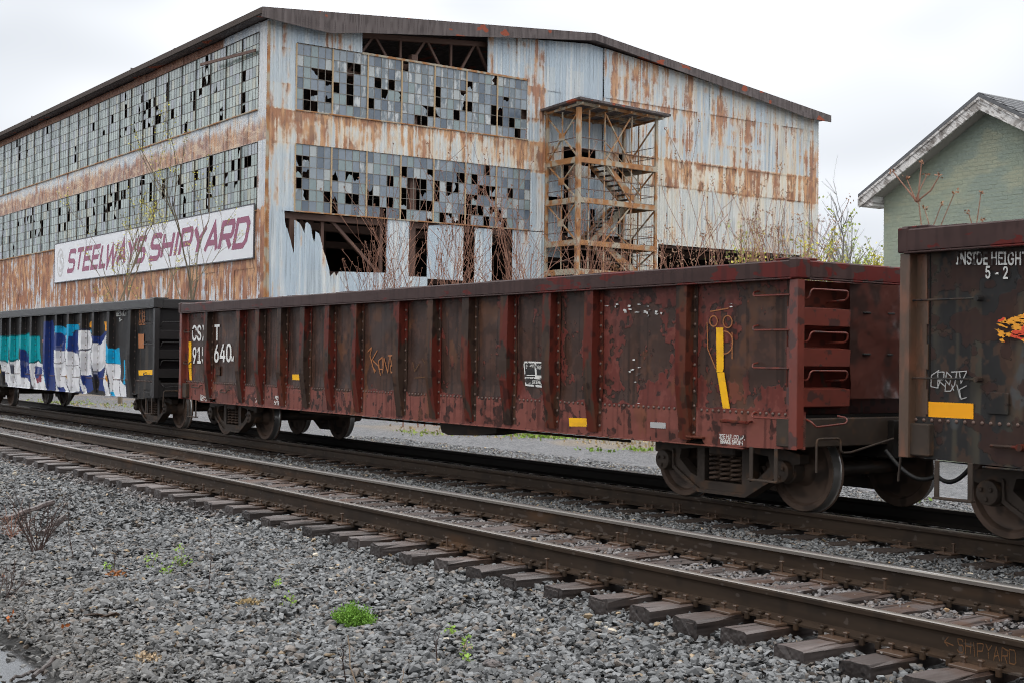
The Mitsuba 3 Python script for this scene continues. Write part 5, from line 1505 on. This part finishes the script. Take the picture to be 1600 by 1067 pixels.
for r in range(int((HZR + .5) / CH) + 1):
    z0 = -.5 + r * CH
    y = HY1 - (BL / 2 if r % 2 else 0) * 1.0
    ys = [HY1] if r % 2 else []
    y = HY1
    first = True
    while y > HY0 + .05:
        ln = BL / 2 if (first and r % 2) else BL
        a, b = max(y - ln + .007, HY0), y
        zt = z0 + CH - .007
        cl = Polygon([(a, z0), (b, z0), (b, zt), (a, zt)]).intersection(wallp)
        if cl.area > .3 * (b - a) * (zt - z0):
            BR.append((a, b, z0, zt, cl))
        y -= ln; first = False
BR.sort(key=lambda q: (0 if (q[2] > 3.35 and q[0] > 15.7) else 1, -q[2]))
for i, (a, b, z0, zt, cl) in enumerate(BR):
    pz, oy = rb_.normal(0, .0022), rb_.normal(0, .002)
    if cl.area < .97 * (b - a) * (zt - z0):
        mb = MB().prism(cl, .03, lambda u, v, w: np.stack([HX + .001 + pz + w, u, v], -1))
    else:
        mb = MB(); v, f = cbox(HX + .001 + pz, HX + .03, a, b, z0 + oy, zt + oy, .004); mb.add(v, f)
    if i < 300: obj('wall__brick', mb, 'mat_brick', house)
    else: BRS.add(*mb.mesh())
obj('lower_brickwork', BRS, 'mat_brick', house, kind='stuff')
for s in (1, -1):
    ey = HYR + s * (float(_t[1]) - HYR); ez = HZR - SL * (float(_t[1]) - HYR) + .16
    rr = [(HYR, HZR + .16), (ey, ez), (ey, ez + .06), (HYR, HZR + .24)]
    m = MB(); m.prism(rr, 11.8, lambda u, v, w: np.stack([HX - OV - .03 + w, u, v], -1)); obj('roof', m, 'mat_shingle', house)
    fb = [(HYR, HZR + .155), (ey - .0, ez - .005), (ey, ez - .22), (HYR, HZR - .10)]
    m = MB(); m.prism(fb, .035, lambda u, v, w: np.stack([HX - OV + w, u, v], -1)); obj('rake_board', m, 'mat_oldwood', house)
    fb = [(HYR, HZR + .155), (ey, ez - .005), (ey, ez - .055), (HYR, HZR + .10)]
    m = MB(); m.prism(fb, .03, lambda u, v, w: np.stack([HX - OV - .026 + w, u, v], -1)); obj('rake_moulding', m, 'mat_oldwood', house)
    so = [(HYR, HZR - .005), (ey, ez - .16), (ey, ez - .185), (HYR, HZR - .03)]
    m = MB(); m.prism(so, OV - .036, lambda u, v, w: np.stack([HX - OV + .036 + w, u, v], -1)); obj('soffit', m, 'mat_soffit' if 'mat_soffit' in scene else 'mat_oldwood', house)
    cy = HYR + s * (HY1 - HYR)
    obj('eave_return', MB().box(HX - OV + .04, HX + .2, *sorted((cy + s * .0, cy + s * (float(_t[1]) - HY1 - .03))), ez - .215, ez - .02, .012).prism([(cy, ez - .19), (cy, ez + .5 * SL - .18), (cy + s * .4, ez - .02), (cy + s * .4, ez - .19)], .35, lambda u, v, w: np.stack([HX - OV + .05 + w, u, v], -1)), 'mat_oldwood', house)
    obj('eave_board', MB().box(HX - OV + .036, HX + 11, *sorted((ey - s * .001, ey - s * .03)), ez - .17, ez - .005, .004), 'mat_oldwood', house)
    sh = MB(); Ls = math.hypot(ey - HYR, ez - HZR - .16); n = int(Ls / .14)
    if s < 0:
        for q in range(n):
            f0, f1 = q / n, (q + 1.12) / n
            for k in range(36):
                x0 = HX - OV - .03 + k * .3 + (.15 if q % 2 else 0)
                A = np.array([x0, HYR + s * f0 * abs(ey - HYR), HZR + .245 - f0 * (HZR + .16 - ez)]); B = np.array([x0, HYR + s * f1 * abs(ey - HYR), HZR + .257 - f1 * (HZR + .16 - ez)])
                sh.add(np.array([A, B, B + [.292, 0, 0], A + [.292, 0, 0], B + [0, 0, -.012], B + [.292, 0, -.012]]), np.array([[0, 1, 2], [0, 2, 3], [1, 4, 5], [1, 5, 2]]))
        obj('shingles', sh, 'mat_shingle', house, kind='stuff')

# ------------------------------------------------------------------ plants
LEAFQ = np.array([[0, 0, 0], [.5, .34, .06], [1, 0, -.05], [.5, -.34, .06]])


class Leaves:
    def __init__(s):
        s.v, s.f, s.c, s.n = [], [], [], 0

    def add(s, p, size, col, r, up=0.3):
        d = r.normal(size=3); d[2] = abs(d[2]) * .6 + up; d /= np.linalg.norm(d)
        a = np.cross(d, r.normal(size=3)); a /= np.linalg.norm(a); b = np.cross(d, a)
        v = np.asarray(p) + size * (LEAFQ[:, :1] * d + LEAFQ[:, 1:2] * a + LEAFQ[:, 2:] * b)
        s.v.append(v); s.f.append(np.array([[0, 1, 2], [0, 2, 3]]) + s.n); s.n += 4
        s.c.append(np.tile(np.asarray(col) * r.uniform(.75, 1.25), (4, 1)))

    def out(s, name, parent, kind='stuff'):
        if s.n: return obj(name, (np.vstack(s.v), np.vstack(s.f)), 'mat_leafy', parent, color=np.clip(np.vstack(s.c), 0, .9), kind=kind)


def grow(mb, lv, p, d, L, r, depth, rg, spread=.5, kids=(2, 4), leaf=None, curve=.12, rise=.25):
    n = 5
    pts = [np.asarray(p, float)]; d = np.asarray(d, float) / np.linalg.norm(d)
    for k in range(n):
        d = d + rg.normal(0, curve, 3) * .5 + np.array([0, 0, rise * .12]); d /= np.linalg.norm(d)
        pts.append(pts[-1] + d * L / n)
    rr = np.linspace(r, r * .7, n + 1)
    mb.tube(pts, np.maximum(rr, .0065), 5 if r > .008 else 4, cap=False)
    if depth == 0 or r < .003:
        if leaf: leaf(lv, pts, rg)
        return
    for k in range(rg.integers(kids[0], kids[1] + 1)):
        q = rg.uniform(.45, 1.0) if k else 1.0; i = min(int(q * n), n)
        a = rg.normal(size=3); a -= a @ d * d; a /= np.linalg.norm(a)
        dd = d + a * spread * rg.uniform(.6, 1.3) + np.array([0, 0, rise]); sc = rg.uniform(.5, .8)
        grow(mb, lv, pts[i], dd, L * sc, rr[i] * rg.uniform(.62, .85), depth - 1, rg, spread, kids, leaf, curve, rise)


def bud_leaf(n, size, col, off=.05):
    def fn(lv, pts, rg):
        for _ in range(n):
            i = rg.integers(1, len(pts)); lv.add(pts[i] + rg.normal(0, off, 3), size * rg.uniform(.6, 1.3), col, rg)
    return fn


def plant(name, label, cat, stems, mat, seed, depth=2, leaf=None, group=None, leafname='bud', **k):
    """stems: (base, direction, length, radius) each"""
    rg = np.random.default_rng(seed); t = thing(name, label, cat, group); lv = Leaves()
    for b, d, L, r in stems:
        mb = MB(); grow(mb, lv, b, d, L, r, depth, rg, leaf=leaf, **k)
        obj('stem' if name != 'tree' else 'trunk', mb, mat, t, smooth=True)
    lv.out(leafname, t)
    return t


# reddish sumac-like shrubs between the train and the hall
rg0 = np.random.default_rng(42)
RED_BUD = lambda lv, pts, rg: [lv.add(pts[-1] + rg.normal(0, .012, 3), .05, (.22, .11, .07), rg, .8) for _ in range(4)]
for k, (px, X, top, n, where) in enumerate(((548, 21, 372, 5, 'below the big dark opening'), (592, 21.5, 365, 5, 'leftmost of the taller ones by the opening'), (655, 20, 298, 6, 'in front of the narrow gap between grey sheets'), (705, 21, 285, 7, 'tallest, in front of the wide grey sheet'), (752, 20, 320, 6, 'right of the tallest one'),
                                            (800, 21, 300, 6, 'under the right end of the lower windows'), (848, 21, 318, 7, 'left of the stair tower'), (885, 22, 335, 6, 'before the foot of the stair tower'), (1040, 22, 330, 3, 'right of the stair tower'), (960, 23, 385, 5, 'low in front of the stair tower'), (1005, 22, 380, 4, 'low by the right post of the stair tower'))):
    az = YAW + math.atan((px - 800) / FOC); y = X / math.tan(az)
    zt = float(at_x(px, top, X)[2]); H = zt + .45
    st = []
    for q in range(max(2, int(n * .8))):
        a = rg0.uniform(0, 6.28); ln = rg0.uniform(.08, .40)
        st.append(((X + rg0.normal(0, .35), y + rg0.normal(0, .45), -.5), (math.cos(a) * ln, math.sin(a) * ln, 1), H * rg0.uniform(.40, .56), rg0.uniform(.017, .027)))
    plant('bare_shrub', 'bare reddish-stemmed shrub ' + where, 'shrub', st, 'mat_bark', 300 + k, 3, RED_BUD, spread=.50, kids=(2, 3), curve=.12, rise=.20)
TAN_BUD = lambda lv, pts, rg: [lv.add(pts[-1] + rg.normal(0, .035, 3) * [1, 1, 1.6], .05, (.33, .21, .14), rg, .5) for _ in range(10)]
for k, (px, X, top, n, where) in enumerate(((1065, 19, 378, 6, 'beside the stair tower'), (1100, 20, 362, 5, 'second to the right of the stair tower'), (1140, 19, 352, 6, 'in front of the low dark opening'), (1178, 20, 345, 6, 'under the middle of the pale wall'), (1215, 19, 362, 6, 'near the right end of the low opening'), (1240, 20, 372, 5, 'by the hall end corner'))):
    az = YAW + math.atan((px - 800) / FOC); y = X / math.tan(az); H = float(at_x(px, top, X)[2]) + .45
    st = [((X + rg0.normal(0, .3), y + rg0.normal(0, .35), -.5), (rg0.normal(0, .16), rg0.normal(0, .16), 1), H * rg0.uniform(.48, .66), rg0.uniform(.014, .021)) for _ in range(max(3, n - 2))]
    plant('bare_shrub', 'shrub with dry tan seed heads ' + where, 'shrub', st, 'mat_bark', 340 + k, 2, TAN_BUD, spread=.40, kids=(2, 4), curve=.10, rise=.25)
# young trees with the first yellow-green leaves, before the long wall
YG = bud_leaf(9, .07, (.50, .47, .09), .05)
for px, X, top, lb in ((188, 18, 282, 'young tree with yellow-green buds in front of the left part of the sign'), (297, 18.5, 212, 'taller young tree with few yellow-green buds before the end of the sign'), (262, 17.5, 300, 'thin leaning sapling between the two young trees before the sign')):
    az = YAW + math.atan((px - 800) / FOC); y = X / math.tan(az); H = float(at_x(px, top, X)[2]) + .5
    sm = px == 262
    st = [((X, y, -.5), (.0, -.03, 1), H * .46, .068 if not sm else .04)] + ([((X + .2, y + .3, -.5), (.1, .35, 1), H * .40, .045)] if not sm else [])
    plant('tree', lb, 'tree', st, 'mat_twig', 400 + px, 4 if not sm else 3, YG, leafname='crown', spread=.46, kids=(2, 3), curve=.14, rise=.24)
# right of the hall
GRN = bud_leaf(12, .12, (.30, .36, .09), .07)
for px, X, top, mat, lf, lb, H0 in ((1318, 40, 345, 'mat_twig', GRN, 'small tree with fresh light green leaves between the shed and the brick house', .075), (1362, 52, 322, 'mat_greytwig', None, 'pale bare tree behind the leafing one, close to the brick house', .11),
                                    (1268, 34, 368, 'mat_twig', bud_leaf(20, .11, (.46, .43, .06), .09), 'yellow-green leafing shrub at the right corner of the shed', .05), (1245, 33, 385, 'mat_twig', bud_leaf(16, .10, (.43, .39, .08), .09), 'low yellowish shrub just left of the shed corner', .04)):
    az = YAW + math.atan((px - 800) / FOC); y = X / math.tan(az); H = float(at_x(px, top, X)[2]) + .5
    st = [((X + dx, y + dy, -.5), (dx * .35, dy * .35, 1), H * .46, H0) for dx, dy in ((0, 0), (.5, -.9), (-.4, 1.0), (.2, .5))]
    plant('tree' if px in (1318, 1362) else 'leafing_shrub', lb, 'tree' if px in (1318, 1362) else 'shrub', st, mat, 500 + px, 3 if lf else 4, lf, leafname='crown', spread=.6, kids=(3, 4), curve=.16, rise=.18)
# sumac stems in front of the house
SX = 15.5


def px_stems(name, label, cat, lines, X, r, mat, tip=None, seed=0):
    t = thing(name, label, cat); lv = Leaves(); rg = np.random.default_rng(seed)
    for l in lines:
        p = np.array([at_x(a, b, X) for a, b in l]); p[:, 0] += rg.normal(0, .05, len(p)).cumsum() * .5
        q = np.vstack([p[:1], *[a + (b - a) * np.linspace(0, 1, 6)[1:, None] for a, b in zip(p[:-1], p[1:])]])
        obj('stem', MB().tube(q, np.linspace(r, r * .6, len(q)), 6), mat, t, smooth=50)
        if tip:
            for _ in range(9): lv.add(q[-1] + rg.normal(0, .02, 3), .045, tip, rg)
    lv.out('bud', t)


px_stems('sumac', 'bare reddish sumac with five upswept branches against the green brick wall', 'shrub', [[(1455, 560), (1440, 375), (1433, 317)], [(1433, 316), (1415, 295), (1397, 268)], [(1433, 315), (1426, 300), (1421, 281)], [(1433, 315), (1437, 255)], [(1433, 316), (1440, 300), (1449, 276)], [(1433, 316), (1455, 298), (1468, 275)]], SX, .0125, 'mat_bark', (.30, .15, .09), 1)
px_stems('sumac', 'lower bare sumac stems just right of the five-branched one', 'shrub', [[(1456, 545), (1452, 350), (1446, 327)], [(1470, 548), (1460, 353), (1472, 322)], [(1480, 550), (1466, 352), (1487, 303)]], SX - .6, .009, 'mat_bark', (.26, .14, .08), 2)
px_stems('sumac', 'bare sumac stems at the right before the middle of the brick gable', 'shrub', [[(1535, 560), (1527, 350), (1533, 302)], [(1524, 550), (1519, 348), (1518, 334)], [(1541, 560), (1535, 348), (1536, 344)]], SX - .3, .0095, 'mat_bark', (.30, .16, .10), 3)
# green creeper inside the torn opening
vn = thing('creeper', 'green creeper showing through the torn sheet at the hall corner', 'plant'); lv = Leaves(); rg = np.random.default_rng(6); mb = MB()
for _ in range(5):
    a = gab(rg.uniform(1.2, 2.6), -.6, 3.0); b = gab(rg.uniform(1.2, 2.4), -.5, rg.uniform(5.6, 6.9)); mb.tube([a, (a + b) / 2 + rg.normal(0, .1, 3), b], .012, 4)
    for t in np.linspace(.2, 1, 40): lv.add(a + (b - a) * t + rg.normal(0, .12, 3), .13, (.17, .24, .05), rg)
obj('stem', mb, 'mat_twig', vn); lv.out('leaf', vn)


# ------------------------------------------------------------------ weeds and litter on the ballast
def ground_at(px, py):
    z = -.4
    for _ in range(12):
        p = at_z(px, py, z); z = float(gz(p[0], p[1]))
    return at_z(px, py, z)


def weed(name, label, cat, base, tips, r, mat, seed, leaf=None, n_leaf=0, size=.03, col=(.2, .3, .05), twigs=0, group=None):
    t = thing(name, label, cat, group); rg = np.random.default_rng(seed); lv = Leaves(); mb = MB()
    B = ground_at(*base); B[2] -= .03
    for tx, ty in tips:
        k = np.dot(B - CAM, FWD)
        d = ray(tx, ty); E = CAM + d * k / (d @ FWD) + FWD * rg.normal(0, .06)
        s = B + rg.normal(0, .02, 3) * [1, 1, 0]; mid = s + (E - s) * .5 + np.array([0, 0, .12 * np.linalg.norm((E - s)[:2])]) + rg.normal(0, .012, 3)
        P = np.array([s, s + (mid - s) * .5, mid, mid + (E - mid) * .5 + rg.normal(0, .008, 3), E])
        mb.tube(P, np.linspace(r, r * .5, 5), 5)
        for _ in range(twigs):
            q = P[rg.integers(1, 4)]; e = q + (rg.normal(0, .35, 3) + (E - s) / np.linalg.norm(E - s)) * rg.uniform(.08, .2); mb.tube([q, (q + e) / 2 + rg.normal(0, .01, 3), e], [r * .5, r * .4, r * .3], 4)
        for _ in range(n_leaf):
            f = rg.uniform(.15, 1); i = min(int(f * 4), 3); lv.add(P[i] + (P[i + 1] - P[i]) * (f * 4 - i) + rg.normal(0, .012, 3), size * rg.uniform(.6, 1.3), col, rg)
    obj('stem', mb, mat, t, smooth=50); lv.out('leaf', t)


scene['mat_darktwig'] = pr((.055, .036, .032), .6, .3)
weed('dead_bush', 'dark leafless bush on the stones at the left edge', 'bush', (60, 862), [(8, 770), (28, 776), (42, 786), (55, 800), (68, 800), (80, 806), (92, 790), (102, 776), (114, 772), (95, 812), (30, 812), (22, 800), (70, 790)], .0065, 'mat_darktwig', 1, twigs=5)
weed('dead_bush', 'reddish dry tuft beside the leafless bush at the left edge', 'bush', (20, 838), [(2, 800), (10, 808), (18, 805), (26, 812), (34, 822), (5, 818), (40, 828)], .004, 'mat_bark', 2, twigs=5)
weed('dead_bush', 'small dark dry tuft at the left edge above the puddle', 'bush', (8, 935), [(1, 890), (8, 880), (16, 885), (28, 895), (34, 910)], .004, 'mat_darktwig', 3, twigs=4)
for base, tip, lb in (((112, 872), (110, 783), 'tall thin dark stalk right of the leafless bush'), ((323, 924), (327, 827), 'thin dark stalk standing left of the pale dry grass tuft'), ((181, 890), (184, 850), 'short dark stalk above the orange moss tuft'), ((150, 868), (146, 845), 'short forked dark twig between bush and stalks'), ((690, 1038), (688, 985), 'short brown stalk near small weeds in the foreground'), ((541, 1066), (537, 1000), 'thin brown stalk at the bottom edge')):
    weed('dry_stalk', lb, 'stalk', base, [tip], .0045, 'mat_darktwig', base[0], twigs=3)
weed('dry_stalk', 'pale bent dead stem below the bright green plant', 'stalk', (566, 1075), [(547, 986)], .006, 'mat_deadstalk', 8)
weed('dry_stalk', 'pale twig lying low right of the small weeds', 'stalk', (612, 1075), [(632, 1040)], .004, 'mat_deadstalk', 9)
weed('dry_stalk', 'long grey twig curving up near the foreground weeds', 'stalk', (672, 1066), [(716, 1022)], .004, 'mat_greytwig', 10)
GR = (.13, .27, .035)
# bright feathery plant
t = thing('green_plant', 'bright green feathery plant low on the grey stones', 'plant'); lv = Leaves(); mb = MB(); rg = np.random.default_rng(12); B = ground_at(553, 978)
for _ in range(120):
    a = rg.uniform(0, 6.28); q = rg.uniform(0, 1) ** .6
    s = B + np.array([math.cos(a) * q * .06, math.sin(a) * q * .11, -.01]); e = B + np.array([math.cos(a) * q * .15, math.sin(a) * q * .21, rg.uniform(.09, .17) * (1.2 - .6 * q)])
    mb.tube([s, (s + e) / 2 + [0, 0, .02], e], .0016, 3)
    for f in np.linspace(.25, 1, 18): lv.add(s + (e - s) * f + rg.normal(0, .007, 3), .019, GR, rg, .5)
obj('stem', mb, 'mat_greenstem' if 'mat_greenstem' in scene else 'mat_leafgreen' if 'mat_leafgreen' in scene else 'mat_twig', t); lv.out('leaf', t)
for base, tips, lb in (((280, 885), [(262, 870), (272, 860), (285, 858), (292, 866), (278, 850), (300, 876)], 'low green weed cluster left of the middle of the gravel'), ((232, 888), [(228, 870), (236, 868)], 'small green weed left of the cluster'), ((258, 898), [(250, 885), (262, 882), (268, 890)], 'small leafy weed just below the cluster'), ((431, 922), [(426, 908), (434, 905)], 'little green weed on the gravel above the bright plant'),
                       ((456, 946), [(452, 932), (462, 930)], 'little pale green weed close to the bright plant'), ((700, 994), [(694, 982), (702, 978), (707, 985)], 'small yellowish green weed right of the bright plant'), ((729, 1014), [(726, 998), (732, 995)], 'thin pale green weed with upright leaves in the foreground'), ((730, 1034), [(727, 1026), (734, 1025)], 'tiny bright green sprout in the foreground'), ((168, 890), [(165, 880), (172, 882)], 'tiny green sprout near the orange moss tuft')):
    weed('weed', lb, 'weed', base, tips, .003, 'mat_twig', base[0], n_leaf=15, size=.026, col=(.22, .36, .06))
for base, lb, col in (((181, 897), 'orange-brown moss tuft on the gravel at the left', (.30, .12, .04)), ((392, 942), 'pale yellow-brown dry grass tuft on the gravel', (.36, .27, .14)), ((233, 1030), 'dry straw tuft in the foreground at the left', (.34, .26, .17))):
    t = thing('dry_tuft', lb, 'tuft'); lv = Leaves(); rg = np.random.default_rng(base[0]); B = ground_at(*base)
    for _ in range(170): lv.add(B + rg.normal(0, 1, 3) * [.04, .06, .006] + [0, 0, .008], .03, col, rg, .15)
    lv.out('blade', t)
# litter
sc2 = thing('rusty_scrap', 'bent rusty iron scrap lying on the gravel at the left', 'scrap'); B = ground_at(140, 968)
m = MB(); m.bar(B + [0, .02, .03], B + [.05, -.12, .055], .09, .008, up=(.3, 0, 1)); obj('flat_piece', m, 'mat_plate', sc2); m = MB(); m.bar(B + [.05, -.10, .02], B + [.14, -.22, .07], .05, .008, up=(.6, .2, 1)); obj('bent_piece', m, 'mat_plate', sc2)


def lump(name, label, cat, px, py, size, mat, seed, flat=.5):
    B = ground_at(px, py); s = trimesh.creation.icosphere(3); v = np.array(s.vertices)
    v *= (1 + .7 * (meshkit.fbm(v * 2.2 + seed, 4, seed)[:, None] - .5)) * np.array(size) * [1, 1, flat]
    return tag(obj(name, (v + B + [0, 0, size[2] * .25], s.faces), mat), label, cat)


lump('wood_chunk', 'dark rotten chunk of wood among the stones in the foreground', 'wood', 771, 1042, (.05, .085, .06), 'mat_tie', 4)


def board(label, a, b, w, h):
    A, B = ground_at(*a), ground_at(*b); A[2] += h * .45 + .015; B[2] += h * .45 + .02
    m = MB(); n = 9; P = A + (B - A) * np.linspace(0, 1, n)[:, None]
    P[1:-1] += np.random.default_rng(a[0]).normal(0, .006, (n - 2, 3)); m.tube(P, w / 2, 7)
    tag(obj('old_timber', m, 'mat_tie'), label, 'timber')


board('upper piece of rotten dark timber behind the leafless bush', (8, 816), (82, 790), .075, .05)
board('lower piece of rotten dark timber behind the leafless bush', (66, 838), (100, 812), .06, .04)
board('wet dark stick lying beside the puddle', (52, 1062), (86, 1036), .03, .02)
board('thin broken stick lying on the gravel right of the puddle', (20, 1066), (58, 1052), .022, .02)
for px, py, lb in ((12, 975, 'small orange fallen leaf near the puddle'), (20, 968, 'second small orange fallen leaf above the puddle'), (101, 985, 'small rusty leaf between the stones at the left'), (3, 905, 'dull red leaf at the left edge')):
    t = thing('fallen_leaf', lb, 'leaf'); lv = Leaves(); rg = np.random.default_rng(px); B = ground_at(px, py)
    for _ in range(2): lv.add(B + [0, 0, .03] + rg.normal(0, .01, 3), .045, (.30, .085, .02), rg, .1)
    lv.out('blade', t, None)

# grass on the yard behind the train
lv = Leaves(); rg = np.random.default_rng(31)
for px, py, rx, ry, n, c in ((800, 679, 2.0, .5, 420, (.24, .34, .06)), (858, 683, .8, .35, 260, (.22, .36, .05)), (940, 688, 1.8, .5, 240, (.42, .33, .19)), (1005, 702, .5, .2, 120, (.22, .34, .05)), (1010, 695, 1.6, .6, 260, (.40, .31, .18)), (930, 703, .6, .2, 90, (.20, .33, .05)), (668, 676, 1.2, .4, 180, (.25, .33, .07)), (745, 678, 2.5, .6, 340, (.40, .31, .17)),
                             (110, 629, 2.0, .8, 240, (.26, .36, .07)), (160, 632, 3.0, 1.2, 300, (.38, .31, .18)), (70, 628, 2.5, .8, 220, (.28, .33, .09)), (190, 634, 2, .6, 120, (.26, .36, .07)), (1420, 783, .25, .1, 60, (.22, .36, .05)), (640, 655, 2.5, .8, 200, (.36, .30, .18))):
    B = ground_at(px, py)
    for _ in range(n):
        p = B + np.array([rg.normal(0, ry * .9), rg.normal(0, rx * .6), 0]); p[2] = float(gz(p[0], p[1])) - .01
        if p[0] > 15.0 and rg.random() < .45: lv.add(p, rg.uniform(.05, .12), np.array(c) * .8, rg, .5)
k = lv.out('yard_grass', None)
labels[k].update(label='patches of fresh and dry grass on the yard behind the train', category='grass')
